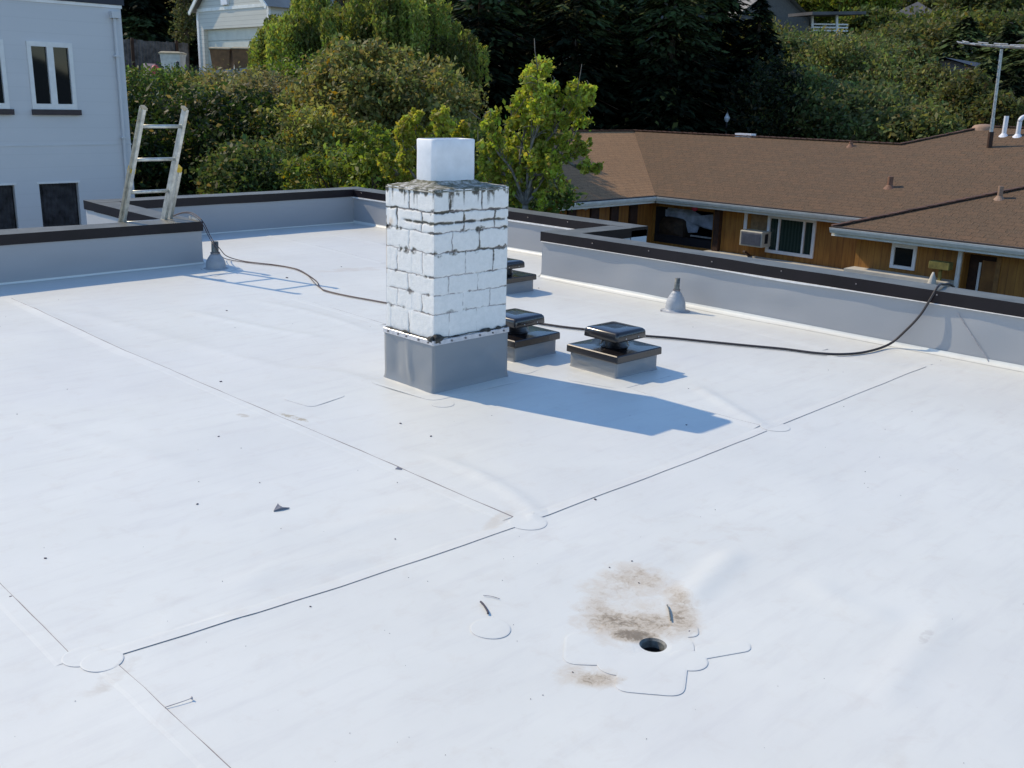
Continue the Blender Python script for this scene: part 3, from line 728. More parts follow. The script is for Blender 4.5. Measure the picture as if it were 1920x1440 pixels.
# membrane skirt with a crease + termination bar
def skirt(x0, y0, x1, y1, zt, mat, parent, name, amp=.006, flare=.012, n=26, crease=True, seed=0):
    """four wrapped faces as one displaced sheet"""
    per = []; cor = [(x0, y0), (x1, y0), (x1, y1), (x0, y1)]
    nrm = [(0, -1), (1, 0), (0, 1), (-1, 0)]
    for k in range(4):
        a = np.array(cor[k]); b = np.array(cor[(k+1) % 4]); L = np.hypot(*(b-a)); m_ = max(6, int(L/.018))
        for i in range(m_): per.append((a+(b-a)*i/m_, np.array(nrm[k], float), i/m_, L, k))
    nz = 16; v = []; f = []
    for i, (q, nn, t_, L, k) in enumerate(per):
        for j in range(nz+1):
            s_ = j/nz; w = sin(pi*s_)**.7*min(1, 4*min(t_, 1-t_)+.15)
            off = amp*(vnoise(i*.16+seed*5, j*.22+seed)*2-1)*w+flare*max(0, 1-s_*7)
            if crease and k == 3: off += .010*math.exp(-((t_-.52+.10*(s_-.5))/.035)**2)*w-.008*math.exp(-((t_-.25)/.12)**2)*w
            if t_ == 0: nn2 = (np.array(nrm[k])+np.array(nrm[k-1]))*.7
            else: nn2 = nn
            p_ = q+nn2*off; v.append((p_[0], p_[1], -.01+(zt+.01)*s_))
    M = len(per)
    for i in range(M):
        for j in range(nz): a = i*(nz+1)+j; b = ((i+1) % M)*(nz+1)+j; f.append((a, b, b+1, a+1))
    return mesh_obj(name, v, f, mat, parent, smooth=True)
sk = skirt(C0[0]-.010, C0[1]-.010, C0[0]+CW+.010, C0[1]+CD+.010, .29, MAT['curb_membrane'], ch, 'membrane_skirt')
bar = MB(); e = .016
for lo, hi in (((C0[0]-e, C0[1]-e), (C0[0]+CW+e, C0[1]-e+.009)), ((C0[0]-e, C0[1]-e+.009), (C0[0]-e+.009, C0[1]+CD+e)), ((C0[0]+CW+e-.009, C0[1]-e+.009), (C0[0]+CW+e, C0[1]+CD+e)), ((C0[0]-e+.009, C0[1]+CD+e-.009), (C0[0]+CW+e-.009, C0[1]+CD+e))):
    bar.box((lo[0], lo[1], .283), (hi[0], hi[1], .313), bev=.002)
br = bar.build('termination_bar', MAT['bar_metal'], ch)
for i in range(6): x_ = C0[0]+.03+i*(CW-.06)/5+.01*sin(i*5); MB().tube([(x_, C0[1]-e+.001, .298), (x_, C0[1]-e-.006, .298)], .006, 8).build('screw', MAT['screw'], br)
for i in range(5): y_ = C0[1]+.03+i*(CD-.06)/4+.01*sin(i*4); MB().tube([(C0[0]-e+.001, y_, .298), (C0[0]-e-.006, y_, .298)], .006, 8).build('screw', MAT['screw'], br)
# bead of old black sealant above the bar
sb = MB()
for face in (0, 1):
    pts = []; rr = []
    L = CW if face else CD
    for i in range(40):
        t_ = i/39; p_ = (C0[0]+t_*L, C0[1]-.008) if face else (C0[0]-.008, C0[1]+t_*L)
        pts.append((p_[0], p_[1], .318+.006*(float(vnoise(i*.5, face*9))-.3))); rr.append(.003+.010*max(0, float(vnoise(i*.35+2, face*4+3))-.52)*3*(1 if face else .5)+.014*math.exp(-(t_/.08)**2))
    sb.tube(pts, rr, 6)
simple('sealant', (.05, .05, .045), .8, var=.5, scale=50); sb.build('sealant_bead', MAT['sealant'], ch, True)

# ------------------------------------------------------------------ roof vents
def make_vent(name):
    r = empty(name, (0, 0, 0), 'x', 'roof vent', 'black square roof vents on membrane wrapped curbs')
    skirt(-.195, -.195, .195, .195, .118, MAT['curb_membrane'], r, 'curb', amp=.007, flare=.014, crease=False, seed=3)
    m_ = MB(); A = .215
    def rr(i): return rrect(-A+i, -A+i, A-i, A-i, .006, 2)
    shell(m_, [(rr(.0), .098), (rr(-.002), .102), (rr(-.001), .140), (rr(.004), .146), (rr(.06), .148), (rr(.11), .149)], cap_last=True)
    m_.build('flange', MAT['vent_metal'], r)
    MB().lathe((0, 0, 0), [(.098, .146), (.096, .152), (.088, .158), (.086, .225)], 32).build('neck', MAT['vent_metal'], r, True)
    m_ = MB(); B = .142
    def rb(i): return rrect(-B+i, -B+i, B-i, B-i, .018, 4)
    shell(m_, [(rb(.016), .206), (rb(.0), .205), (rb(-.002), .208), (rb(.0), .245), (rb(.004), .256), (rb(.012), .264), (rb(.024), .268), (rb(.09), .271)], cap_last=True, cap_first=True)
    cp = m_.build('hood', MAT['vent_metal'], r)
    for p_ in cp.data.polygons: p_.use_smooth = len(p_.vertices) == 4
    for sx, sy in ((-.06, -1), (.06, -1)): MB().tube([(sx, sy*.1435, .222), (sx, sy*.147, .222)], .004, 6).build('rivet', MAT['bar_metal'], cp)
    return r
v0 = make_vent('roof_vent')
def place_vent(r, x, y, rz, label): r.location = (x, y, float(zroof(x, y))+.002); r.rotation_euler = (0, 0, rz); r['label'] = label
def copy_tree(o, parent=None):
    c = o.copy(); link(c); c.parent = parent
    for q in list(o.children): copy_tree(q, c)
    return c
v1 = copy_tree(v0); v2 = copy_tree(v0)
place_vent(v0, 4.697+.19, 3.819+.19, radians(-1), 'black square roof vent nearest the camera, standing clear of the chimney')
place_vent(v1, 4.475+.19, 4.471+.22, radians(1), 'black square roof vent close behind the chimney, half hidden by it')
place_vent(v2, 6.428-.21, 6.239+.19, radians(0), 'black square roof vent farthest back, beside the step in the right parapet')

# ------------------------------------------------------------------ pipe boots
def boot(name, q, r0, h1, h2, mat, pm, label, rings=3, kf=.27):
    o = empty(name, (q[0], q[1], float(zroof(q[0], q[1]))), label, 'pipe boot'); c = o.location
    pr = [(r0*1.5, .001), (r0*1.25, .003), (r0*1.04, .008), (r0, .022)]
    n = 9
    for i in range(n+1):
        s_ = i/n; rr = r0*(1-.08*s_) if s_ < .2 else r0*(.984-(.95-kf)*((s_-.2)/.8)**1.45); z = .03+(h1-.03)*s_
        pr.append((rr, z))
        if i in (3, 5, 7)[:rings]: pr += [(rr*.965, z+.004), (rr*.955, z+.008)]
    pr.append((r0*kf*.9, h1+.002))
    MB().lathe(c, pr, 36, wob=.03).build('cone', MAT[mat], o, True)
    pi_ = MB(); k = r0*kf
    pi_.tube([(c[0], c[1], c[2]+h1*.7), (c[0], c[1], c[2]+h1+.02), (c[0]+.002, c[1], c[2]+h2)], k, 16); pp = pi_.build('pipe', MAT[pm], o, True)
    MB().lathe(c, [(k*1.0, h1-.002), (k*1.35, h1-.002), (k*1.35, h1+.010), (k, h1+.010)], 20).build('clamp', MAT['screw'], o)
    return o
boot('pipe_boot', P(1266, 582), .083, .170, .270, 'boot_rubber', 'pipe_grey', 'grey ribbed cone around a short pipe beside the right parapet')
boot('pipe_boot', P(405, 503), .094, .150, .262, 'boot_shade', 'pipe_grey', 'smooth grey cone and capped pipe at the end of the left parapet', 0, .36)

# ------------------------------------------------------------------ cables
def spline(pts, n=14):
    pts = [np.array(p, float) for p in pts]; o = []
    q = [2*pts[0]-pts[1]]+pts+[2*pts[-1]-pts[-2]]
    for i in range(1, len(q)-2):
        for k in range(n):
            t_ = k/n; o.append(.5*((2*q[i])+(-q[i-1]+q[i+1])*t_+(2*q[i-1]-5*q[i]+4*q[i+1]-q[i+2])*t_*t_+(-q[i-1]+3*q[i]-3*q[i+1]+q[i+2])*t_**3))
    o.append(q[-2]); return o
def onroof(u, v, r): p_ = P(u, v); return (p_[0], p_[1], float(zroof(p_[0], p_[1]))+r+.003)
bt = P(405, 503)
pA = [onY(325, 404, 9.7), onY(345, 398, 9.55), onY(362, 400, 9.42), atD(380, 415, P(380, 493)[:2] @ [cos(YAW), sin(YAW)]-.15), P(393, 440, .30), P(402, 455, .262), (bt[0]+.02, bt[1]-.05, .20)]
c1 = pA+[P(425, 480, .05)]+[onroof(*q, .005) for q in ((452, 490), (480, 494), (515, 498), (545, 503), (565, 509), (592, 527), (600, 540), (612, 547), (650, 556), (700, 565), (722, 569), (800, 582), (900, 594))]
c2 = [p_+np.array([-.02, -.01, -.008]) for p_ in map(np.array, pA[:-1])]+[(bt[0]-.01, bt[1]-.09, .17), P(420, 484, .03)]+[onroof(*q, .005) for q in ((445, 491), (480, 496), (515, 499.5), (545, 504), (562, 509), (578, 518), (590, 532), (601, 541.5), (612, 548.5), (650, 557), (700, 566), (722, 570), (800, 583), (900, 595))]
tag(MB().tube(spline(c1), .0046, 7).build('cable', MAT['cable_brown'], None, True), 'upper strand of the thin brown cable pair between left pipe boot and chimney', 'cable', 'thin cable pair on the left of the roof')
tag(MB().tube(spline(c2), .0038, 7).build('cable', MAT['cable_brown'], None, True), 'lower strand of the thin brown cable pair, bowing out near the ladder shadow', 'cable', 'thin cable pair on the left of the roof')
c3 = [onroof(*q, .009) for q in ((950, 601), (1028, 612), (1065, 617), (1100, 621), (1150, 627), (1207, 633), (1260, 637), (1330, 644), (1400, 651), (1470, 658), (1530, 666), (1580, 668), (1625, 663))]
c3 += [(RX-.10, onX(1668, 645, RX-.10)[1], onX(1668, 645, RX-.10)[2]), onX(1700, 618, RX-.06), onX(1726, 590, RX-.05), onX(1745, 560, RX-.03)]
e1 = onX(1757, 545, RX+.02); e1[2] = .462; c3 += [e1, P(1768, 533, .462)]; e2 = c3[-1]; c3 += [(e2[0]+.15, e2[1]-.03, .40), (e2[0]+.2, e2[1]-.05, .0), (e2[0]+.25, e2[1]-.1, -3.2)]
tag(MB().tube(spline(c3), .0088, 8).build('cable', MAT['cable_black'], None, True), 'thick black cable from the chimney past two vents, curving up over the right parapet', 'cable')

# ------------------------------------------------------------------ ladder
lad = empty('extension_ladder', (4.36, 10.9, -3.2), 'aluminium extension ladder with yellow rail guides leaning on the left parapet', 'ladder')
TL, TR = np.array([4.205, 9.03, 1.49]), np.array([4.605, 9.05, 1.495]); BL, BR = np.array([4.150, 9.525, .42]), np.array([4.545, 9.525, .42])
dL = (TL-BL)/(TL[2]-BL[2]); dR = (TR-BR)/(TR[2]-BR[2])
def LPt(z): return BL+dL*(z-.42)
def RPt(z): return BR+dR*(z-.42)
outn = np.cross([1, 0, 0], dL); outn /= np.linalg.norm(outn)
for fn, sx in ((LPt, 1), (RPt, -1)):
    m_ = MB(); a, b = fn(-1.2), fn(1.49); x = np.array([1., 0, 0])
    m_.beam(a, b, .006, .078, up=outn); 
    for s_ in (-1, 1): m_.beam(a+x*sx*-.012+outn*s_*.037, b+x*sx*-.012+outn*s_*.037, .026, .005, up=outn)
    m_.build('rail', MAT['aluminium'], lad)
    MB().beam(fn(1.478), fn(1.500), .036, .070, up=outn).build('rail_end', MAT['bin_lid'], lad)
    m_ = MB(); o_ = np.array([.015 if sx > 0 else .085, .0, 0])-outn*.050
    m_.beam(fn(-3.2)+o_, fn(.885)+o_, .006, .07, up=outn)
    for s_ in (-1, 1): m_.beam(fn(-3.2)+o_+x*sx*-.012+outn*s_*.033, fn(.885)+o_+x*sx*-.012+outn*s_*.033, .028, .005, up=outn)
    m_.build('base_rail', MAT['aluminium'], lad)
    MB().beam(fn(.88)+o_, fn(.925)+o_, .040, .078, up=outn).build('rail_guide', MAT['yellow_plastic'], lad)
for z in (1.325, 1.02, .712, .41, .10, -.2, -.5, -.8): MB().tube([LPt(z), RPt(z)], .0165, 10).build('rung', MAT['aluminium'], lad, True)

# ------------------------------------------------------------------ loose bits on the roof
def chip(name, pix, h, label, cat, mat='scrap', peak=0):
    q = ccw([P(*a)[:2] for a in pix]); z = float(zroof(*q.mean(0))); n = len(q)
    v = [(a[0], a[1], z+.001) for a in q]+[(a[0], a[1], z+.001+h+(peak if i == 0 else 0)) for i, a in enumerate(q)]
    f = [tuple(range(n))[::-1], tuple(range(n, 2*n))]+[(i, (i+1) % n, (i+1) % n+n, i+n) for i in range(n)]
    return tag(mesh_obj(name, v, f, MAT[mat], loc=(q[0][0], q[0][1], z)), label, cat)
chip('membrane_scrap', [(513, 958), (521, 944), (524, 948), (530, 951), (543, 952), (527, 955)], .004, 'dark grey triangular scrap of membrane lying left of the seam', 'scrap', peak=.006)
chip('membrane_scrap', [(741, 881), (747, 876), (749, 879), (754, 882)], .003, 'tiny dark triangular scrap on the thin seam left of the shadow', 'scrap', peak=.004)
st = [onroof(901, 1129, .003), onroof(905, 1133, .004), onroof(909, 1138, .003), onroof(914, 1147, .004), onroof(915, 1151, .003)]
tag(MB().tube(spline(st, 5), .0035, 6).build('twig', MAT['debris'], None, True), 'short dark curled twig just above a round patch', 'twig')
st = [onroof(906, 1116, .001), onroof(922, 1118, .0015), onroof(937, 1122, .001)]
tag(MB().tube(spline(st, 5), .0013, 5).build('straw', MAT['lap_edge'], None, True), 'thin straight straw above the dark curled twig', 'straw')
st = [onroof(309, 1331, .001), onroof(340, 1322, .003), onroof(361, 1315, .004)]
tag(MB().tube(spline(st, 5), [.0012]*10+[.006], 6).build('nail', MAT['lap_edge'], None, True), 'long grey nail lying across the seam at lower left', 'nail')
st = [onroof(1251, 1131, .002), onroof(1255, 1142, .004), onroof(1258, 1160, .003)]
tag(MB().tube(spline(st, 5), .0025, 6).build('twig', MAT['pipe_grey'], None, True), 'pale thin twig lying in the brown stain by the drain', 'twig')
m_ = MB(); rs = np.random.default_rng(5)
spots = [(414, 715, 4), (410, 820, 3), (751, 794, 4), (808, 818, 4), (1116, 937, 5), (582, 1137, 3.5), (85, 1046, 4), (370, 945, 4), (741, 1010, 3), (745, 905, 2), (487, 905, 2.5), (1287, 797, 3), (1185, 1050, 3), (1198, 1089, 3), (1143, 1061, 3), (1293, 1178, 4), (1074, 1255, 3), (20, 1119, 4), (538, 521, 4), (425, 583, 3), (640, 500, 2), (1010, 540, 2), (1240, 583, 3), (1268, 583, 2), (995, 1308, 2), (1018, 1300, 2)]
for i in range(85):
    spots.append((rs.uniform(0, 1920), rs.uniform(560, 1440), rs.uniform(.7, 1.7)))
for u, v_, s_ in spots:
    q = P(u, v_)
    if q[0] > RX-.05 or q[1] > ly(q[0])-.05: continue
    z = float(zroof(q[0], q[1])); r = s_/1890*hypot(q[0], q[1])*.55; a = rs.uniform(0, pi)
    m_.box((q[0]-r, q[1]-r*.6, z+.0005), (q[0]+r, q[1]+r*.6, z+r*.5+.001), rot=rotz(a))
tag(m_.build('roof_grit', MAT['debris'], None), 'dark specks of grit scattered over the white roof', 'grit', kind='stuff')

# ================================================================== surroundings: buildings
def wall_open(m, org, du, w, z0, z1, holes, mi=0, depth=.12, nrm=None, rev=1):
    """vertical wall with rectangular openings; holes (u0,u1,z0,z1); reveals go inwards (against nrm)"""
    org = np.array(org, float); du = np.array(du, float)
    us = sorted({0., w, *[h[0] for h in holes], *[h[1] for h in holes]}); zs = sorted({z0, z1, *[h[2] for h in holes], *[h[3] for h in holes]})
    def pt(u, z, o=0.): q = org+du*u+(np.array(nrm)*-o if nrm is not None else 0); return (q[0], q[1], z)
    for a, b in zip(us, us[1:]):
        for c, d in zip(zs, zs[1:]):
            uu, zz = (a+b)/2, (c+d)/2
            if any(h[0] < uu < h[1] and h[2] < zz < h[3] for h in holes): continue
            m.quad(pt(a, c), pt(b, c), pt(b, d), pt(a, d), m=mi)
    for a, b, c, d in holes:
        for p, q in (((a, c), (b, c)), ((b, c), (b, d)), ((b, d), (a, d)), ((a, d), (a, c))):
            m.quad(pt(*p), pt(*q), pt(*q, depth), pt(*p, depth), m=mi)
# ---- white building at the left, face on Y = 17
WY = 17.0; wc = onY(240, 200, WY)[0]
wb = empty('white_building', (wc-4, WY+3, -3.3), 'two storey white building at the left edge with black lower windows', 'building')
def wy(u, v): q = onY(u, v, WY); return q[0], q[2]
ax0, az0 = wy(52, 79); ax1, az1 = wy(141, 202)
wh = [(ax0, ax1, az1, az0)]
bx1, _ = wy(14, 200); wh.append((bx1-(ax1-ax0), bx1, az1, az0))
cx0, cz1 = wy(73, 345); cx1, _ = wy(154, 430); wh.append((cx0, cx1, -1.9, cz1))
dx1, _ = wy(27, 350); wh.append((dx1-(cx1-cx0), dx1, -1.9, cz1))
W0 = wc-14; m_ = MB()
ztop = wy(150, 4)[1]
wall_open(m_, (W0, WY, 0), (1, 0, 0), wc-W0, -3.4, ztop, [(a-W0, b-W0, c, d) for a, b, c, d in wh], nrm=(0, -1, 0))
m_.quad((wc, WY, -3.4), (wc, WY+8, -3.4), (wc, WY+8, ztop), (wc, WY, ztop)); m_.quad((W0, WY+8, -3.4), (W0, WY, -3.4), (W0, WY, ztop), (W0, WY+8, ztop))
m_.quad((wc, WY+8, -3.4), (W0, WY+8, -3.4), (W0, WY+8, ztop), (wc, WY+8, ztop))
m_.build('wall', MAT['stucco_panel'], wb)
m_ = MB(); m_.box((W0-.05, WY-.03, ztop), (wc+.05, WY+8, ztop+.13)); m_.build('roof', MAT['far_dark'], wb)
MB().box((W0-.01, WY-.015, ztop-.05), (wc+.015, WY-.001, ztop-.002)).build('fascia', MAT['trim_white'], wb)
for i, (a, b, c, d) in enumerate(wh[:2]):
    m_ = MB(); fw = .055; y0, y1 = WY-.02, WY+.04
    m_.box((a-.03, y0, c-.03), (b+.03, y1, c+fw)); m_.box((a-.03, y0, d-fw), (b+.03, y1, d+.02)); m_.box((a-.03, y0, c+fw), (a+fw*.6, y1, d-fw)); m_.box((b-fw*.6, y0, c+fw), (b+.03, y1, d-fw))
    md = (a+b)/2; m_.box((md-.05, y0+.004, c+fw), (md+.05, y1, d-fw))
    fo = m_.build('window', MAT['frame_white'], wb)
    MB().quad((a+fw*.6, WY+.03, c+fw), (md-.05, WY+.03, c+fw), (md-.05, WY+.03, d-fw), (a+fw*.6, WY+.03, d-fw)).build('pane', MAT['glass'], fo)
    MB().quad((md+.05, WY+.03, c+fw), (b-fw*.6, WY+.03, c+fw), (b-fw*.6, WY+.03, d-fw), (md+.05, WY+.03, d-fw)).build('pane', MAT['glass'], fo)
    MB().box((a-.045, WY-.06, c-.115), (b+.075, WY-.001, c-.032)).build('sill', MAT['sill_dark'], fo)
for i, (a, b, c, d) in enumerate(wh[2:]):
    m_ = MB(); m_.box((a-.03, WY-.012, d), (b+.03, WY-.001, d+.03)); fo = m_.build('window', MAT['frame_white'], wb, )
    MB().quad((a, WY+.10, c), (b, WY+.10, c), (b, WY+.10, d), (a, WY+.10, d)).build('pane', MAT['glass'], fo)
    m_ = MB(); n = 26
    for k in range(n):
        x0 = a+.03+(b-a-.06)*k/n; x1 = a+.03+(b-a-.06)*(k+1)/n; y = lambda q: WY+.07+.012*sin(q*2.1)
        m_.quad((x0, y(k), c), (x1, y(k+1), c), (x1, y(k+1), d), (x0, y(k), d))
    m_.build('curtain', MAT['curtain_dark'], fo)
px_, pz_ = wy(210, 34); m_ = MB(); m_.tube([(px_+.02, WY-.05, -3.3), (px_+.02, WY-.05, pz_)], .028, 8); m_.box((px_-.045, WY-.11, pz_), (px_+.10, WY-.001, pz_+.10))
for z in (pz_-.6, pz_-1.9, pz_-3.): m_.box((px_-.03, WY-.09, z), (px_+.07, WY-.001, z+.03))
m_.build('downpipe', MAT['house_white'], wb)
MB().box((W0, WY-.008, wy(100, 272)[1]-.012), (wc+.008, WY-.001, wy(100, 272)[1]+.012)).build('belt_line', MAT['house_white'], wb)

# ---- brown house: eaves at z=-1.1
ZE, EX, EY, HX, HY = -1.1, 25.0, 19.2, 20.5, 19.2
SL = .33; RUN = 5.2; CXX, CYY = 22.4, 11.9; FACX = EX+.45
hs = empty('brown_house', (26, 12, -3.4), 'brown L shaped bungalow with shingle roof, white gutters and wood siding behind the right parapet', 'house')
def roofpoly(name, pts, ax_u, parent, mat='shingle_brown', slope=SL):
    pts = [np.array(p, float) for p in pts]; u = np.array(ax_u, float)
    v = []; f = []; uv = []
    k = sqrt(1+slope*slope); perp = np.array([-u[1], u[0]])
    for p in pts: v.append(p); uv.append((p[:2] @ u, (p[:2] @ perp)*k))
    return mesh_obj(name, v, [tuple(range(len(pts)))], mat if not isinstance(mat, str) else MAT[mat], parent, uv=uv)
RD = RUN+1.75
def rz(r): return ZE+SL*r
YN = -14
fa = [((HX, HY, ZE), (EX, EY, ZE), (EX+RUN, EY+RUN, rz(RUN)), (HX+RUN, HY+RUN, rz(RUN))),        # south plane of the left wing
      ((EX, EY, ZE), (EX, YN, ZE), (EX+RD, YN, rz(RD)), (EX+RD, 14.1-1.75, rz(RD)), (EX+RUN, 14.1, rz(RUN)), (EX+RUN, EY+RUN, rz(RUN))),
      ((HX, HY+2*RUN, ZE), (HX, HY, ZE), (HX+RUN, HY+RUN, rz(RUN))),
      ((HX+RUN, HY+RUN, rz(RUN)), (EX+RUN, EY+RUN, rz(RUN)), (EX+2*RUN, EY+2*RUN, ZE), (HX, HY+2*RUN, ZE)),
      ((EX+RUN, EY+RUN, rz(RUN)), (EX+RUN, 14.1, rz(RUN)), (EX+2*RUN, 14.1, ZE), (EX+2*RUN, EY+2*RUN, ZE)),
      ((EX+RUN, 14.1, rz(RUN)), (EX+RD, 14.1-1.75, rz(RD)), (EX+RD+RD, 14.1+1.7, ZE), (EX+2*RUN, 14.1, ZE)),
      ((EX+RD, 14.1-1.75, rz(RD)), (EX+RD, YN, rz(RD)), (EX+2*RD, YN, ZE), (EX+2*RD, 15.8, ZE))]
v = []; f = []; uv = []; k = sqrt(1+SL*SL)
for q, du in zip(fa, ((1, 0), (0, -1), (0, -1), (-1, 0), (0, 1), (.7, .7), (0, 1))):
    n0 = len(v); du = np.array(du, float); pp = np.array([-du[1], du[0]])
    for p_ in q: v.append(p_); uv.append((np.array(p_[:2]) @ du, np.array(p_[:2]) @ pp*k))
    f.append(tuple(range(n0, n0+len(q))))
hr = mesh_obj('roof', v, f, [MAT['shingle_brown'], MAT['shingle_lightened']], hs, uv=uv, mi=[1, 0, 1, 0, 0, 0, 0])
# front wing roof (plane facing -X, hip side facing +Y)
r2 = 6.0; v = []; f = []; uv = []
for q, du in ((((CXX, CYY, ZE), (CXX, YN, ZE), (CXX+r2, YN, rz(r2)), (CXX+r2, CYY-r2, rz(r2))), (0, -1)), (((CXX+6, CYY, ZE), (CXX, CYY, ZE), (CXX+r2, CYY-r2, rz(r2))), (-1, 0)),
              (((CXX+r2, CYY-r2, rz(r2)), (CXX+r2, YN, rz(r2)), (CXX+2*r2, YN, ZE), (CXX+2*r2, CYY, ZE), (CXX+6, CYY, ZE)), (0, 1))):
    n0 = len(v); du = np.array(du, float); pp = np.array([-du[1], du[0]])
    for p_ in q: v.append(p_); uv.append((np.array(p_[:2]) @ du, np.array(p_[:2]) @ pp*k))
    f.append(tuple(range(n0, n0+len(q))))
fr_ = mesh_obj('front_roof', v, f, MAT['shingle_brown'], hs, uv=uv)
def ridgecap(pts, parent, w=.11):
    m_ = MB()
    for a, b in zip(pts, pts[1:]):
        a = np.array(a, float); b = np.array(b, float); n = max(1, int(np.linalg.norm(b-a)/.22)); 
        for i in range(n):
            p0 = a+(b-a)*i/n; p1 = a+(b-a)*(i+1.1)/n; m_.beam(p0+np.array([0, 0, .035-.006*(i % 2)]), p1+np.array([0, 0, .022]), w*2*.7, .03)
    return m_.build('ridge_cap', MAT['shingle_cap'], parent)
simple('shingle_cap', (.115, .06, .042), .9, var=.35, scale=4)
ridgecap([(HX, HY, ZE), (HX+RUN, HY+RUN, rz(RUN)), (EX+RUN, EY+RUN, rz(RUN)), (EX+RUN, 14.1, rz(RUN)), (EX+RD, 14.1-1.75, rz(RD)), (EX+RD, 0, rz(RD))], hr)
ridgecap([(CXX, CYY, ZE), (CXX+r2, CYY-r2, rz(r2)), (CXX+r2, -6, rz(r2))], fr_)
# drip edge, gutters
def gutter(a, b, out, parent, hgt=.13):
    a = np.array(a, float); b = np.array(b, float); o = np.array([*out, 0.])
    m_ = MB(); m_.beam(a+o*.035+np.array([0, 0, .012]), b+o*.035+np.array([0, 0, .012]), .10, .022); m_.build('drip_edge', MAT['roof_edge'], parent)
    v = []; f = []; pr = [(.0, -.03), (.0, -.12), (.07, -.13), (.11, -.055), (.12, -.008), (.105, -.006), (.10, -.03)]
    for i, q in enumerate((a, b)):
        for off, z in pr: p_ = q+o*off; v.append((p_[0], p_[1], q[2]+z))
    n = len(pr)
    for j in range(n-1): f.append((j, n+j, n+j+1, j+1))
    f += [tuple(range(n))[::-1], tuple(range(n, 2*n))]
    g_ = mesh_obj('gutter', v, f, MAT['gutter_white'], parent)
    m_ = MB(); q0, q1 = a-o*.03, b-o*.03; m_.beam(q0+np.array([0, 0, -.115]), q1+np.array([0, 0, -.115]), .02, .19); m_.build('fascia', MAT['gutter_white'], parent)
gutter((HX, HY, ZE), (EX, EY, ZE), (0, -1), hs); gutter((EX, EY-.0, ZE), (EX, CYY-1.6, ZE), (-1, 0), hs); gutter((CXX, CYY, ZE), (CXX, YN, ZE), (-1, 0), hs)
gutter((HX, HY+2*RUN, ZE), (HX, HY, ZE), (-1, 0), hs)
# soffits + walls
m_ = MB()
m_.quad((HX, HY, ZE-.20), (EX, HY, ZE-.20), (EX, HY+.6, ZE-.20), (HX, HY+.6, ZE-.20)); m_.quad((EX, EY+.6, ZE-.20), (FACX, EY+.6, ZE-.20), (FACX, CYY, ZE-.20), (EX, CYY, ZE-.20))
m_.quad((CXX, CYY, ZE-.20), (CXX+.45, CYY, ZE-.20), (CXX+.45, YN, ZE-.20), (CXX, YN, ZE-.20)); m_.build('soffit', MAT['gutter_white'], hs)
WYH = HY+.45; GZ = -3.4
# main facade: x = FACX; holes by picture place
def fx(u, v, X=FACX): q = onX(u, v, X); return q[1], q[2]
w1y1, w1z1 = fx(1447, 404); w1y0, _ = fx(1527, 410); _, w1z0 = fx(1490, 474)
p1, _ = fx(1226, 400); p0, _ = fx(1338, 400)
w1z1 = ZE-.20; 
m_ = MB()
def mainwall(): 
    w = p1+.0-CYY; org = (FACX, CYY, 0)
    wall_open(m_, org, (0, 1, 0), EY+.45-CYY, GZ, ZE-.19, [(w1y0-CYY, w1y1-CYY, w1z0, w1z1-.02), (p0-CYY, p1-CYY, -2.55, ZE-.35)], nrm=(-1, 0, 0), depth=.10)
mainwall(); m_.build('wall', MAT['wood_y'], hs)
m_ = MB(); m_.quad((HX+.45, WYH, GZ), (FACX, WYH, GZ), (FACX, WYH, ZE-.19), (HX+.45, WYH, ZE-.19)); m_.build('wall', MAT['wood_x'], hs)
m_ = MB(); m_.quad((HX+.45, WYH+9, GZ), (HX+.45, WYH, GZ), (HX+.45, WYH, ZE-.19), (HX+.45, WYH+9, ZE-.19)); m_.build('wall', MAT['house_grey_green'] if 'house_grey_green' in MAT else simple('house_grey_green', (.22, .23, .19), .8), hs)
simple('wood_dark', (.045, .018, .008), .75, var=.3)
for x_ in (21.5, 22.5, 23.4, 24.3): MB().box((x_, WYH-.07, GZ), (x_+.35, WYH-.001, ZE-.2)).build('panel', MAT['wood_dark'], hs)
# fitted window with three lights
def winX(y0, y1, z0, z1, X, name='window', bars=(), hb=(), fw=.09, glass='glass'):
    m_ = MB(); a, b = X-.045, X+.03
    m_.box((a, y0-fw, z0-fw), (b, y1+fw, z0)); m_.box((a, y0-fw, z1), (b, y1+fw, z1+fw)); m_.box((a, y0-fw, z0), (b, y0, z1)); m_.box((a, y1, z0), (b, y1+fw, z1))
    for q in bars: m_.box((a+.006, q-.028, z0), (b-.01, q+.028, z1))
    for q in hb: m_.box((a+.006, y0, q-.04), (b-.01, y1, q+.04))
    fo = m_.build(name, MAT['frame_white'], hs)
    MB().quad((X+.015, y0, z0), (X+.015, y0, z1), (X+.015, y1, z1), (X+.015, y1, z0)).build('pane', MAT[glass], fo); return fo
b1, _ = fx(1461, 430); b2, _ = fx(1508, 430)
winX(w1y0, w1y1, w1z0, w1z1-.12, FACX, bars=(b1, b2), glass='glass_green')
MB().box((FACX-.03, fx(1400, 400)[0]-.05, fx(1400, 430)[1]), (FACX-.001, fx(1400, 400)[0]+.05, ZE-.2)).build('trim_board', MAT['trim_white'], hs)
q0 = fx(1446, 440)[0]; q1 = fx(1403, 440)[0]
MB().box((FACX-.012, q0+.09, fx(1420, 445)[1]), (FACX-.001, q1-.06, ZE-.2)).build('panel', simple('panel_tan', (.24, .15, .07), .8, var=.2), hs)
MB().box((FACX-.10, CYY+.0, fx(1700, 480)[1]-9), (FACX-.099, CYY+.01, GZ+.1)).build('trim_board', MAT['trim_white'], hs)
ypost = fx(1347, 420)[0]; MB().box((FACX-.16, ypost-.13, GZ), (FACX-.001, ypost+.06, ZE-.2)).build('post', MAT['wood_dark'], hs)
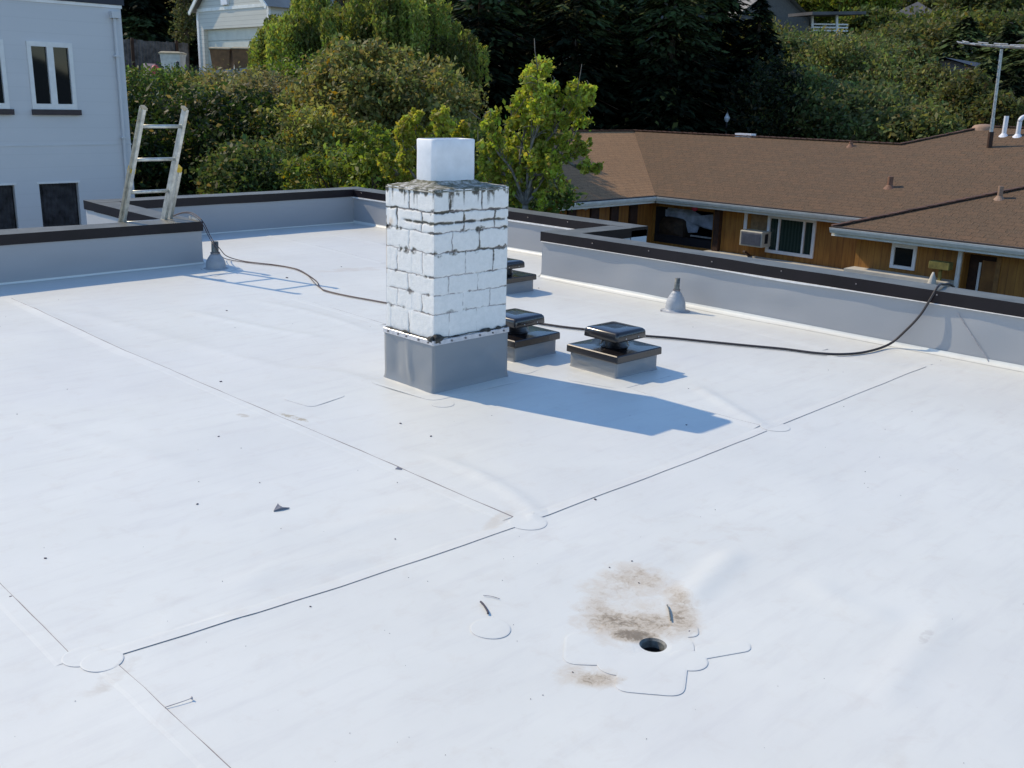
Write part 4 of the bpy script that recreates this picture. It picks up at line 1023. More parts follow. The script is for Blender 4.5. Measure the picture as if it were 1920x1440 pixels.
m_ = MB(); ybr = fx(1411, 470)[0]; m_.beam((FACX-.45, ybr, fx(1411, 470)[1]+.02), (FACX-.02, ybr-.02, fx(1411, 484)[1]), .08, .06); m_.build('bracket', MAT['wood_dark'], hs)
# pale plinth along the foot of the visible wall
zb_ = fx(1400, 478)[1]
m_ = MB(); m_.box((FACX-.55, CXX*0+CYY, GZ), (FACX-.001, p0, zb_)); m_.build('plinth', MAT['pale_plinth'], hs)
# porch recess with clutter
Yp0, Yp1 = p0, p1; m_ = MB(); dX = 1.6
m_.quad((FACX+dX, Yp0-.5, GZ), (FACX+dX, Yp1+.4, GZ), (FACX+dX, Yp1+.4, ZE), (FACX+dX, Yp0-.5, ZE)); m_.quad((FACX+.1, Yp0, GZ), (FACX+dX, Yp0, GZ), (FACX+dX, Yp0, ZE), (FACX+.1, Yp0, ZE))
m_.quad((FACX+.1, Yp1, GZ), (FACX+.1, Yp1, ZE), (FACX+dX, Yp1, ZE), (FACX+dX, Yp1, GZ)); m_.quad((FACX+.1, Yp0, ZE-.3), (FACX+dX, Yp0, ZE-.3), (FACX+dX, Yp1, ZE-.3), (FACX+.1, Yp1, ZE-.3))
m_.quad((FACX+.1, Yp0, -2.6), (FACX+.1, Yp1, -2.6), (FACX+dX, Yp1, -2.6), (FACX+dX, Yp0, -2.6)); m_.build('porch_recess', MAT['clutter_dark'], hs)
def sheet(name, outline, X, thick, mat, label, cat, bulge=.0):
    o = [np.array(onX(u, v, X)) for u, v in outline]; c = sum(o)/len(o); n = len(o); v = [c+np.array([-bulge, 0, 0])]+[c+(q-c)*.55+np.array([-bulge*.7, 0, 0]) for q in o]+[q for q in o]+[q+np.array([thick, 0, 0]) for q in o]
    f = [(0, 1+i, 1+(i+1) % n) for i in range(n)]+[(1+i, 1+n+i, 1+n+(i+1) % n, 1+(i+1) % n) for i in range(n)]+[(1+n+i, 1+2*n+i, 1+2*n+(i+1) % n, 1+n+(i+1) % n) for i in range(n)]+[tuple(1+2*n+i for i in range(n))[::-1]]
    return tag(mesh_obj(name, v, f, MAT[mat], loc=tuple(c)), label, cat)
sheet('reflection_cloth', [(1240, 392), (1262, 387), (1290, 390), (1308, 400), (1322, 410), (1337, 402), (1338, 432), (1320, 428), (1312, 420), (1306, 436), (1285, 437), (1282, 414), (1262, 410), (1250, 408), (1238, 404), (1226, 402), (1226, 378), (1236, 382)], FACX+.7, .04, 'cloth_blue', 'crumpled pale blue cloth imitating window reflections in the dark porch of the brown house', 'reflection_cloth', .15)  # pale cloth shape added in place of reflections in a large window
sheet('armchair', [(1236, 410), (1248, 406), (1262, 408), (1276, 411), (1281, 416), (1280, 445), (1270, 452), (1232, 450), (1228, 440), (1230, 420)], FACX+.42, .5, 'chair_brown', 'bulky dark brown armchair in the dark porch in front of the blue cloth', 'armchair', .18)
MB().box((FACX+.05, Yp0+.05, onX(1300, 443, FACX)[2]-.02), (FACX+.12, Yp1-1.4, onX(1300, 443, FACX)[2]+.02)).build('porch_rail', MAT['galv'], hs)
MB().box((FACX+.06, Yp0+.03, -2.6), (FACX+.10, Yp1-.03, onX(1300, 446, FACX)[2]-.03)).build('porch_panel', MAT['clutter_dark'], hs)
MB().lathe((FACX-.12, onX(1307, 390, FACX)[1], onX(1307, 390, FACX)[2]), [(.0, -.1), (.09, -.05), (.1, .03), (.05, .1), (.0, .12)], 12).build('bird_feeder', MAT['red_bag'], hs, True)
MB().lathe((onY(1092, 388, WYH)[0], WYH-.12, onY(1092, 388, WYH)[2]), [(.0, -.09), (.08, -.05), (.09, .03), (.0, .07)], 12).build('wall_lamp', MAT['lamp_white'], hs, True)
# front wing wall (x = CXX+.45)
FX2 = CXX+.45
def f2(u, v): return fx(u, v, FX2)
s1, sz1 = f2(1681, 452); s0, _ = f2(1716, 455); _, sz0 = f2(1690, 498); _, szm = f2(1700, 462)
dy1, dz1 = f2(1845, 478); dy0, _ = f2(1872, 480); szt = ZE-.32
m_ = MB(); dA = f2(1800, 500)[0]; dB = f2(1868, 500)[0]
wall_open(m_, (FX2, YN, 0), (0, 1, 0), CYY-.45-YN, GZ, ZE-.19, [(s0-YN, s1-YN, sz0, szt), (dB-YN, dA-.06-YN, GZ+.01, ZE-.30)], nrm=(-1, 0, 0), depth=.35)
m_.quad((FX2, CYY-.45, GZ), (FX2+4, CYY-.45, GZ), (FX2+4, CYY-.45, ZE-.19), (FX2, CYY-.45, ZE-.19)); m_.build('wall', MAT['wood_y'], hs)
winX(s0, s1, sz0, szt, FX2, hb=(f2(1700, 462)[1],), fw=.075)
MB().box((FX2-.06, dA-.03, GZ), (FX2-.001, dA+.06, ZE-.2)).build('trim_board', MAT['trim_white'], hs)
dr_ = MB().box((FX2+.33, dB+.1, GZ), (FX2+.38, dA-.35, ZE-.45)).build('door', simple('door_orange', (.30, .13, .03), .6, var=.25, scale=3), hs)
MB().box((FX2+.30, dA-.34, GZ), (FX2+.33, dA-.29, ZE-.5)).build('door_edge', MAT['trim_white'], dr_)
MB().box((FX2-.03, dB-.10, GZ), (FX2-.001, dB+.0, ZE-.3)).build('trim_board', simple('wood_amber', (.23, .11, .028), .7, var=.2), hs)
MB().box((FX2+.34, YN, GZ), (FX2+.345, CYY-.5, ZE-.3)).build('wall_backing', MAT['wood_dark'], hs)
z2 = f2(1700, 513)[1]; MB().box((FX2-.5, dA+.06, GZ), (FX2-.001, CYY-.45, z2)).build('plinth', MAT['pale_plinth'], hs)
# planter with white tag, vase
q = onX(1765, 497, FX2-.3); m_ = MB(); m_.box((q[0]-.12, q[1]-.22, q[2]-.09), (q[0]+.12, q[1]+.24, q[2]+.08), bev=.01); m_.box((q[0]-.03, q[1]-.03, GZ), (q[0]+.03, q[1]+.03, q[2]-.09))
tag(m_.build('mailbox', simple('box_olive', (.22, .19, .05), .8, var=.3), loc=q), 'olive green box on a post in front of the brown house', 'mailbox')
q = onX(1748, 527, FX2-.6); tag(MB().lathe(q, [(.10, -.25), (.11, -.1), (.05, .12), (.02, .2), (0, .2)], 14).build('garden_ornament', MAT['pale_plinth'], None, True, loc=q), 'small pale cone shaped garden ornament at the foot of the brown house wall', 'ornament')
# air conditioner
ay0, az0_ = fx(1427, 465, FACX-.45); ay1, az1_ = fx(1388, 431, FACX-.45)
ac = empty('air_conditioner', (FACX-.2, (ay0+ay1)/2, az0_), 'beige window air conditioner sticking out of the brown house wall', 'air conditioner')
MB().box((FACX-.45, ay0, az0_), (FACX+.05, ay1, az1_), bev=.015).build('housing', MAT['ac_body'], ac)
m_ = MB(); m_.box((FACX-.456, ay0+.04, az0_+.04), (FACX-.448, ay1-.05, az1_-.04))
for i in range(9): z = az0_+.05+i*(az1_-az0_-.1)/9; m_.box((FACX-.465, ay0+.05, z), (FACX-.456, ay1-.06, z+.012))
m_.build('grille', MAT['ac_grille'], ac)
MB().box((FACX-.30, ay0-.006, az0_+.10), (FACX-.14, ay0-.0, az1_-.06)).build('side_vent', MAT['clutter_dark'], ac)
# roof furniture of the brown house
def stub(u0, v0, v1, r, mat, X0=EX, cap=None, par=None, sl=SL):
    b = onslope(u0, v0, X0, ZE, sl); hgt = (v0-v1)/FPX*hypot(b[0], b[1]); par = par or hr
    m_ = MB(); m_.tube([b-np.array([0, 0, .1]), b+np.array([0, 0, hgt])], r, 12); o = m_.build('vent_pipe', MAT[mat], par, False)
    MB().lathe(b, [(r*2.6, r*-.85), (r*1.5, .02), (r*1.15, .05), (r*1.02, .06)], 14).build('pipe_flashing', MAT[cap or mat], par); return b, hgt
stub(1668, 351, 333, .075, 'flash_brown'); stub(1595, 274, 267, .06, 'flash_brown'); stub(1874, 372, 352, .06, 'vent_tan', CXX, par=fr_)
stub(1882, 254, 223, .065, 'pvc')
b, hh = stub(1908, 255, 232, .065, 'pvc')
tp = b+np.array([0, 0, hh]); rt = np.array([R[0], R[1], 0])
MB().tube([tp+rt*(.13-.13*cos(a))+np.array([0, 0, .13*sin(a)]) for a in np.linspace(0, pi, 9)]+[tp+rt*.26+np.array([0, 0, -.1])], .066, 12).build('vent_bend', MAT['pvc'], hr, True)
q = np.array(onX(1845, 243, EX+RD)); MB().lathe((q[0], q[1], rz(RD)-.02), [(.36, -.15), (.34, .0), (.28, .06), (.14, .09), (0, .10)], 20).build('turtle_vent', MAT['vent_tan'], hr, True)
q = np.array(onX(1394, 261, EX+RUN)); MB().box((q[0]-.05, q[1]-.32, rz(RUN)-.05), (q[0]+.25, q[1]+.32, rz(RUN)+.10)).build('skylight_curb', MAT['pvc'], hr)
# television aerial on the brown roof
ab = onslope(1855, 276, EX, ZE, SL); dA_ = hypot(ab[0], ab[1]); at_ = atD(1878, 92, (ab[0]*cos(YAW)+ab[1]*sin(YAW)))
ant = empty('roof_aerial', ab, 'television aerial on a tall grey mast on the brown shingle roof', 'aerial')
md = ab+(at_-ab)*.30
MB().tube([ab-np.array([0, 0, .05]), ab+(at_-ab)*.16], .075, 10).build('mast_foot', MAT['wood_dark'], ant)
MB().tube([ab+(at_-ab)*.14, md], .052, 10).build('mast', MAT['galv'], ant); MB().tube([md-(at_-ab)*.02, at_], .042, 10).build('mast', MAT['galv'], ant)
l0 = atD(1797, 80, (ab[0]*cos(YAW)+ab[1]*sin(YAW))+.6); l1 = at_+(at_-l0)*1.05; l1[2] = at_[2]+.0
m_ = MB(); m_.tube([l0, at_+np.array([0, 0, .05]), l1], .03, 6); bo = m_.build('boom', MAT['galv'], ant)
fwd = np.array([F[0], F[1], 0]); fwd /= np.linalg.norm(fwd)
for i in range(17):
    t_ = i/16; q = l0+(l1-l0)*t_; q[2] += .01+.03*sin(i*2.); L = .18+.55*t_; sd = .35
    MB().tube([q-fwd*L+rt*sd*L*.6+np.array([0, 0, -.03]), q, q+fwd*L+rt*sd*L*.6+np.array([0, 0, .03])], .018, 5).build('element', MAT['galv'], ant)

# ---- garage up the bank, front on a plane of constant X
gq = atD(508, 119, 40.); GX = gq[0]
gy0 = gq[1]; gy1 = onX(376, 128, GX)[1]; gz0 = min(onX(376, 134, GX)[2], onX(508, 119, GX)[2])-.6; gz1 = onX(440, 14, GX)[2]; gh = onX(440, 52, GX)[2]
ga = empty('garage', (GX+2, (gy0+gy1)/2, gz0), 'cream clapboard garage with roll up door and gable at the top of the bank', 'garage')
d0 = onX(500, 80, GX)[1]; d1_ = onX(383, 80, GX)[1]
m_ = MB(); wall_open(m_, (GX, gy0, 0), (0, 1, 0), gy1-gy0, gz0, gz1, [(d0-gy0, d1_-gy0, gz0+.01, gh)], nrm=(-1, 0, 0), depth=.2)
ym = (gy0+gy1)/2; gp = gz1+2.3
m_.quad((GX, gy0, gz1), (GX, gy1, gz1), (GX, ym, gp)); m_.quad((GX, gy0, gz0), (GX+6, gy0, gz0), (GX+6, gy0, gz1), (GX, gy0, gz1)); m_.quad((GX, gy1, gz0), (GX, gy1, gz1), (GX+6, gy1, gz1), (GX+6, gy1, gz0))
m_.build('wall', MAT['clapboard'], ga)
m_ = MB(); 
for i in range(5): z = gz0+(gh-gz0)*i/5; m_.box((GX+.16, d0, z+.01), (GX+.2, d1_, z+(gh-gz0)/5-.01))
m_.box((GX+.2, d0, gz0), (GX+.21, d1_, gh)); m_.build('garage_door', MAT['garage_door'], ga)
m_ = MB()
for s_, ya in ((-1, gy0-.25), (1, gy1+.25)):
    m_.beam((GX-.25, ya, gz1-.13), (GX-.25, ym, gp+.02), .05, .16, up=(0, s_*-.6, 1)); 
m_.build('rake_board', MAT['gutter_white'], ga)
m_ = MB()
for s_, ya in ((-1, gy0-.3), (1, gy1+.3)): m_.quad((GX-.28, ya, gz1-.08), (GX+6.3, ya, gz1-.08), (GX+6.3, ym, gp+.12), (GX-.28, ym, gp+.12))
m_.build('roof', MAT['far_roof_pale'], ga)
MB().box((GX-.03, gy0, gz1-.06), (GX-.002, gy1, gz1+.06)).build('trim_board', MAT['gutter_white'], ga)
MB().box((GX-.04, gy0-.04, gz0), (GX+.06, gy0+.10, gz1-.06)).build('corner_board', MAT['trim_white'], ga); MB().box((GX-.04, gy1-.1, gz0), (GX+.06, gy1+.04, gz1-.06)).build('corner_board', MAT['trim_white'], ga)
q = onX(424, 2, GX); MB().box((GX-.1, q[1]-.22, q[2]-.14), (GX-.004, q[1]+.26, q[2]+.5)).build('gable_box', MAT['pvc'], ga)
# fence, bank wall, bins
FY = gy1+.0; fa_ = onY(236, 74, FY+1.2); fz1 = onY(300, 76, FY+1.2)[2]
fe = empty('wooden_fence', (GX-2, FY+1.2, gz0), 'weathered grey board fence left of the garage', 'fence')
m_ = MB(); x = fa_[0]-1.5; i = 0
while x < GX+.1:
    m_.box((x, FY+1.2, gz0-1), (x+.125, FY+1.22, fz1+.05*(vnoise(i*1.7, 3.)-.5)-.03)); x += .14; i += 1
m_.build('boards', MAT['fence_grey'], fe)
for u in (247, 330, 376):
    q = onY(u, 75, FY+1.17); MB().box((q[0]-.05, FY+1.1, gz0-1), (q[0]+.05, FY+1.198, fz1+.04)).build('post', MAT['wood_dark'], fe)
pts = [(225, 146, 37.5), (300, 140, 37.8), (380, 134, 38.0), (440, 129, 38.0), (500, 123, 37.6), (560, 119, 37.2), (640, 113, 36.5)]
w_ = [atD(*q) for q in pts]; v = []; f = []
for q in w_:
    n_ = np.array([cos(YAW), sin(YAW), 0])
    for off, z in ((0, -1.6), (0, 0), (.3, 0), (.3, -1.6)): p_ = q+n_*off; v.append((p_[0], p_[1], q[2]+z))
for i in range(len(w_)-1):
    for j in range(3): a = i*4+j; f.append((a, a+4, a+5, a+1))
tag(mesh_obj('retaining_wall', v, f, MAT['concrete'], loc=tuple(w_[2])), 'low grey concrete wall edging the drive above the brambles', 'wall')
v = []; f = []
for q in w_:
    n_ = np.array([cos(YAW), sin(YAW), 0])
    for off, z in ((.3, -.03), (7.5, .12)): p_ = q+n_*off; v.append((p_[0], p_[1], q[2]+z))
for i in range(len(w_)-1): f.append((i*2, i*2+2, i*2+3, i*2+1))
tag(mesh_obj('driveway', v, f, MAT['concrete']), kind='structure')
def bin_(name, u0, u1, vt, vb, d, mat, lid, label, group=None):
    a = atD(u0, vb, d); b = atD(u1, vb, d); t_ = atD((u0+u1)/2, vt, d); c = (a+b)/2; w = np.linalg.norm(b-a)/2; h = t_[2]-c[2]
    o = empty(name, c, label, 'bin', group); rt_ = (b-a)/(2*w); ang = atan2(rt_[1], rt_[0]); Rz = rotz(ang)
    v = []; f = []
    for k, (s_, z) in enumerate(((.80, -.25), (.84, 0), (1., h*.86), (1.05, h*.87), (1.05, h*.9))):
        for sx, sy in ((-1, -1), (1, -1), (1, 1), (-1, 1)): p_ = c+Rz @ np.array([sx*w*s_, sy*w*s_*.95, 0]); v.append((p_[0], p_[1], c[2]+z))
    for k in range(4):
        for i in range(4): f.append((k*4+i, k*4+(i+1) % 4, (k+1)*4+(i+1) % 4, (k+1)*4+i))
    f.append((0, 3, 2, 1)); mesh_obj('body', v, f, MAT[mat], o)
    v = []; 
    for s_, z in ((1.08, h*.9), (1.1, h*.94), (.85, h)):
        for sx, sy in ((-1, -1), (1, -1), (1, 1), (-1, 1)): p_ = c+Rz @ np.array([sx*w*s_, sy*w*s_, 0]); v.append((p_[0], p_[1], c[2]+z))
    f = [(k*4+i, k*4+(i+1) % 4, (k+1)*4+(i+1) % 4, (k+1)*4+i) for k in range(2) for i in range(4)]+[(8, 9, 10, 11)]
    mesh_obj('lid', v, f, MAT[lid], o); MB().tube([c+Rz @ np.array([-w, w*1.12, h*.86]), c+Rz @ np.array([w, w*1.12, h*.86])], .02, 6).build('handle', MAT[mat], o)
    return o
bin_('wheeled_bin', 400, 437, 89, 130, 38.6, 'bin_brown', 'bin_lid', 'brown wheeled bin in front of the garage door, left of the two', 'brown bins by the garage')
bin_('wheeled_bin', 441, 479, 89, 128, 38.6, 'bin_brown', 'bin_lid', 'brown wheeled bin in front of the garage door, right of the two', 'brown bins by the garage')
bn = bin_('wheeled_bin', 308, 345, 97, 142, 38.6, 'bin_white', 'bin_lid', 'white bin with a cream lid standing before the grey fence')
q = atD(333, 119, 38.0); MB().lathe(q, [(0, -.09), (.06, -.05), (.06, .05), (0, .09)], 10).build('badge', MAT['far_dark'], bn)
a = atD(276, 141, 39.2); tag(MB().box(a+[0, 0, -.1], a+[.35, .3, .42]).build('carton', MAT['carton'], loc=tuple(a)), 'pale pink carton on the ground by the grey fence', 'carton')
a = atD(292, 141, 38.8); tag(MB().lathe(a, [(.0, -.1), (.16, 0), (.18, .15), (.1, .33), (.03, .36), (0, .36)], 12).build('bag', MAT['red_bag'], None, True, loc=tuple(a)), 'crumpled red bag beside the pale carton', 'bag')

# ---- houses on the far hillside
def gable_house(name, label, c, w, l, hw, hr_, ang, wall, roof_, hip=False):
    o = empty(name, c, label, 'house'); Rz = rotz(ang); c = np.array(c, float)
    def T(x, y, z): return c+Rz @ np.array([x, y, z])
    m_ = MB(); b = -3.
    for p_, q in (((-w, -l), (w, -l)), ((w, -l), (w, l)), ((w, l), (-w, l)), ((-w, l), (-w, -l))): m_.quad(T(*p_, b), T(*q, b), T(*q, hw), T(*p_, hw))
    if not hip: m_.quad(T(-w, -l, hw), T(w, -l, hw), T(0, -l, hw+hr_)); m_.quad(T(w, l, hw), T(-w, l, hw), T(0, l, hw+hr_))
    m_.build('wall', MAT[wall], o); e = .5; m_ = MB(); g = l*.45 if hip else -e; ez = hw-e*hr_/w
    m_.quad(T(-w-e, -l-e, ez), T(-w-e, l+e, ez), T(0, l-g, hw+hr_+.1), T(0, -l+g, hw+hr_+.1)); m_.quad(T(w+e, l+e, ez), T(w+e, -l-e, ez), T(0, -l+g, hw+hr_+.1), T(0, l-g, hw+hr_+.1))
    if hip: m_.quad(T(-w-e, -l-e, ez), T(0, -l+g, hw+hr_+.1), T(w+e, -l-e, ez)); m_.quad(T(w+e, l+e, ez), T(0, l-g, hw+hr_+.1), T(-w-e, l+e, ez))
    m_.build('roof', MAT[roof_], o)
    MB().quad(T(-w*.5, -l-.02, hw*.4), T(-w*.1, -l-.02, hw*.4), T(-w*.1, -l-.02, hw*.85), T(-w*.5, -l-.02, hw*.85)).build('window', MAT['glass'], o)
    return o, T
c_ = atD(1385, 40, 82); gable_house('hillside_house', 'pale roofed house on the hill above the dark conifers, mostly hidden by trees', (c_[0], c_[1], c_[2]-2.4), 3.2, 4.5, 2.4, 2.1, YAW+pi/2+.35, 'far_wall_pale', 'far_roof_pale')
c_ = atD(1722, 48, 120); gable_house('hillside_house', 'dark grey hip roofed house near the top of the hill at upper right', (c_[0], c_[1], c_[2]-2.7), 4.2, 4.6, 2.6, 2.3, YAW+pi/2-.5, 'far_wall_pink', 'far_roof_grey', True)
c_ = atD(1800, 165, 60); gable_house('hillside_house', 'small pinkish grey house half hidden in the dark trees right of the hill', (c_[0], c_[1], c_[2]-1.6), 1.3, 3.0, 2.7, .3, YAW+.9, 'far_wall_pink', 'far_dark')
gable_house('neighbour_house', 'dark gabled house across the way, seen only reflected in the upper windows', (19.5, -22, -3.3), 4.2, 4.5, 4.3, 2.1, .25, 'far_dark', 'far_dark')
# deck with rails
dk = empty('hillside_deck', atD(1545, 88, 74), 'pale railed deck with posts standing on the upper hillside', 'deck')
for u in (1523, 1569): a = atD(u, 96, 74); b = atD(u, 28, 74); MB().tube([a, b], .09, 6).build('post', MAT['frame_white'], dk)
m_ = MB(); a = atD(1523, 78, 74.3); b = atD(1590, 79, 74.3); m_.beam(a, b, .1, .9); m_.build('deck_wall', MAT['concrete'], dk)
for v_ in (45, 51, 57): MB().beam(atD(1523, v_, 74), atD(1590, v_+1, 74), .05, .09).build('rail', MAT['frame_white'], dk)
m_ = MB(); m_.beam(atD(1500, 27, 73.5), atD(1600, 26, 75.5), 2.5, .2); m_.build('canopy', MAT['far_roof_grey'], dk)
q = atD(1466, 80, 75); tag(MB().box(q, q+[.5, .5, .8], bev=.05).build('blue_bin', MAT['blue_bin'], loc=tuple(q)), 'bright blue bin far up the hill beside the deck', 'bin')
q = atD(1540, 90, 72); a = atD(1500, 84, 73); b = atD(1562, 84, 73); tag(MB().beam(a, b, .3, 1.1).build('deck_wall', MAT['concrete'], loc=tuple(a)), 'pale low wall below the deck on the upper hillside', 'wall')
# garden lamp in the dark wood
q = atD(1363, 222, 43.6); lp = empty('garden_lamp', (q[0], q[1], -3.4), 'white topped garden lamp post behind the brown roof, against the dark trees', 'lamp post')
MB().tube([(q[0], q[1], -3.4), (q[0], q[1], q[2]-.12)], .035, 8).build('post', MAT['clutter_dark'], lp)
MB().lathe(q, [(.05, -.14), (.11, -.02), (.13, .03), (.08, .10), (.035, .20), (.01, .30), (0, .31)], 16).build('lamp_head', MAT['lamp_white'], lp, True)

# ================================================================== vegetation
def quads(C, A, B):
    """leaf rhombi: centre, half-length vector, half-width vector"""
    n = len(C); V = np.empty((n, 4, 3)); V[:, 0] = C-A; V[:, 1] = C+B*1.0-A*.1; V[:, 2] = C+A; V[:, 3] = C-B-A*.1
    return V.reshape(-1, 3), np.arange(n*4).reshape(n, 4)
def rdir(n, up=0.):
    d = rng.normal(size=(n, 3)); d[:, 2] += up; return d/np.linalg.norm(d, axis=1, keepdims=True)
def leafquads(C, size, up=.6, asp=.5, droop=0.):
    n = len(C); nr = rdir(n, up); t_ = rdir(n); A = np.cross(nr, t_); A /= np.linalg.norm(A, axis=1, keepdims=True)+1e-9
    A[:, 2] -= droop; A /= np.linalg.norm(A, axis=1, keepdims=True); B = np.cross(nr, A); B /= np.linalg.norm(B, axis=1, keepdims=True)+1e-9
    s = size*(.5+1.15*rng.random((n, 1))**1.7); return quads(C, A*s, B*s*asp)
def tints(n, base, var, extra=None, pe=0., clump=None):
    base = np.array(base, float)*(1.8 if sum(base) > .1 else 1.)
    c = base[None, :]*(1+(rng.random((n, 1))-.5)*2*var)*(1+(rng.random((n, 3))-.5)*.3)
    if clump is not None: c = c*clump[:, None]
    if extra is not None: k = rng.random(n) < pe; c[k] = np.array(extra)*(.7+.6*rng.random((k.sum(), 1)))
    return np.repeat(np.clip(c, 0.003, .6), 4, axis=0)
def plant(name, label, cat, group, base, V, Q, C, mat='leaf', trunk=None, tmat='bark', part='crown'):
    o = empty(name, base, label, cat, group); mesh_obj(part, V, Q, MAT[mat], o, col=C)
    if trunk is not None: trunk.build('trunk', MAT[tmat], o, True)
    return o
def clumps(c, rad, nc, nl, cs, shape=None, shell_=.55, seedn=0, lowcut=-.6):
    """leaf positions: clumps spread through an uneven ellipsoid"""
    d = rdir(nc*2, .25); d = d[d[:, 2] > lowcut][:nc]; nc = len(d)
    bump_ = .72+.55*fbm(d[:, 0]*2.1+seedn*3.3, d[:, 2]*2.1+d[:, 1]*1.7+seedn, 3)
    r = (shell_+(1-shell_)*rng.random(nc)**.6)*bump_
    K = np.array(c)+d*r[:, None]*np.array(rad); br = .75+.5*rng.random(nc)
    idx = np.repeat(np.arange(nc), nl); off = rng.normal(size=(len(idx), 3))*cs*(.6+.8*rng.random(nc))[idx][:, None]; off[:, 2] *= .75
    return K[idx]+off, br[idx], K
def trunk_to(base, top, r, K=None, nb=10):
    m_ = MB(); base = np.array(base, float); top = np.array(top, float); mid = base+(top-base)*.5+np.array([.08*r*8, -.05*r*8, 0])
    m_.tube(spline([base, mid, top], 5), list(np.linspace(r, r*.35, 11)), 8)
    if K is not None:
        for q in K[rng.choice(len(K), min(nb, len(K)), replace=False)]:
            s_ = base+(top-base)*(.25+.5*rng.random()); m_.tube(spline([s_, (s_+q)/2+np.array([0, 0, .1*np.linalg.norm(q-s_)]), q], 4), list(np.linspace(r*.4, r*.08, 9)), 5)
    return m_
def shrub(name, label, u, v, d, rad, nc, nl, cs, ls, base, var=.35, extra=None, pe=0., group=None, cat='shrub', seedn=0, up=.5, mat='leaf', lowcut=-.6, asp=.5, shell_=.55):
    c = atD(u, v, d); g = float(terr(c[0], c[1])); L, br, K = clumps(c, rad, nc, nl, cs, seedn=seedn, lowcut=lowcut, shell_=shell_)
    k = L[:, 2] > terr(L[:, 0], L[:, 1])-.1; L = L[k]; br = br[k]
    V, Q = leafquads(L, ls, up, asp); C = tints(len(L), base, var, extra, pe, br)
    return plant(name, label, cat, group, (c[0], c[1], g), V, Q, C, mat, trunk_to((c[0], c[1], min(g, c[2])-.2), c+np.array([0, 0, rad[2]*.3]), .06+.02*rad[0], K, 14))

YG = (.125, .135, .020); OL = (.085, .095, .022); DG = (.030, .050, .012); GR = (.065, .095, .016)
# big domed bush behind the back parapet
shrub('domed_bush', 'large domed olive green bush rising behind the back parapet left of the chimney', 712, 255, 25.5, (2.35, 2.35, 2.0), 640, 80, .17, .062, (.115, .115, .036), .4, (.26, .17, .03), .06, seedn=1, shell_=.62)
shrub('domed_bush', 'lower yellow green bush spreading left from the domed bush behind the parapet', 590, 310, 23.5, (1.7, 1.7, 1.25), 380, 80, .15, .058, (.125, .130, .034), .4, (.28, .18, .03), .05, seedn=2, shell_=.6)
shrub('young_tree', 'bright green young tree low behind the back parapet just left of the chimney', 640, 345, 18.5, (1.0, .9, .62), 70, 70, .10, .048, (.085, .11, .022), .35, (.30, .22, .03), .05, seedn=3)
shrub('young_tree', 'small bright green sapling tight behind the chimney\'s left side', 700, 330, 17.5, (.5, .5, .75), 60, 70, .09, .046, (.10, .125, .022), .35, seedn=23)
# bank shrubs
bank = [(300, 290, 24, (2.2, 2.2, 1.5), DG, 'dark leafy shrub behind the ladder on the lower bank', 4), (420, 300, 23.5, (1.9, 1.9, 1.4), DG, 'dark green shrub right of the ladder on the lower bank', 5),
        (275, 205, 30, (2.4, 2.0, 1.1), (.05, .075, .018), 'green shrub halfway up the bank beside the white building', 6), (360, 200, 32, (2.3, 2.0, .7), (.13, .13, .03), 'sunlit yellow green shrub high on the bank below the low wall', 7),
        (470, 195, 31, (2.4, 2.2, .9), (.12, .115, .04), 'straw tinged bramble mound on the bank left of the domed bush', 8), (530, 225, 28, (1.9, 1.9, 1.1), (.09, .085, .035), 'brownish bramble mound on the bank touching the domed bush', 9),
        (420, 235, 27.5, (1.8, 1.8, .9), (.075, .085, .03), 'mid green bramble mound in the middle of the bank', 10), (610, 175, 31, (1.8, 1.8, 1.2), GR, 'green shrub between the weeping tree and the domed bush', 11),
        (480, 350, 21, (1.2, 1.2, .8), (.05, .07, .02), 'low dark shrub at the foot of the bank left of the yellow green bush', 12), (250, 345, 22, (1.3, 1.3, 1.), DG, 'dark shrub at the foot of the white building\'s corner', 13), (560, 155, 35, (1.6, 1.6, .45), (.11, .11, .04), 'pale grassy shrub below the right end of the low wall', 14)]
for u, v_, d, rad, b_, lb, sd in bank:
    shrub('bank_shrub', lb, u, v_, d, rad, int(120*rad[0]), 62, .17, .058 if b_ is not DG else .062, b_, .45, (.22, .17, .06), .06, group='shrubs on the bank', seedn=sd)
# ivy / bramble ground cover on the bank
n = 90000; u_ = rng.random(n); dd = 19.5+rng.random(n)*19; ss = -19+rng.random(n)*21; x_ = (dd+ss)/sqrt(2); y_ = (dd-ss)/sqrt(2)
keep = ~((x_ > 19.5) & (y_ < 19)) & ~((y_ > WY-.3) & (y_ < WY+8.3) & (x_ < wc+.3)); x_ = x_[keep]; y_ = y_[keep]
hb = np.clip(fbm(x_*.55, y_*.55, 4)-.30, 0, 1)*1.5*np.clip((39.5-(x_+y_)/sqrt(2))/7, .12, 1); z_ = terr(x_, y_)+hb*rng.random(len(x_))**.4
V, Q = leafquads(np.stack([x_, y_, z_], -1), .07, .7, .55); cl = .5+1.1*fbm(x_*.35+7, y_*.35, 3); C = tints(len(x_), (.10, .10, .030), .4, (.22, .17, .08), .12, cl)
tag(mesh_obj('bramble_cover', V, Q, MAT['leaf'], col=C), 'tangled brambles and ivy covering the bank', 'ground cover', kind='stuff')
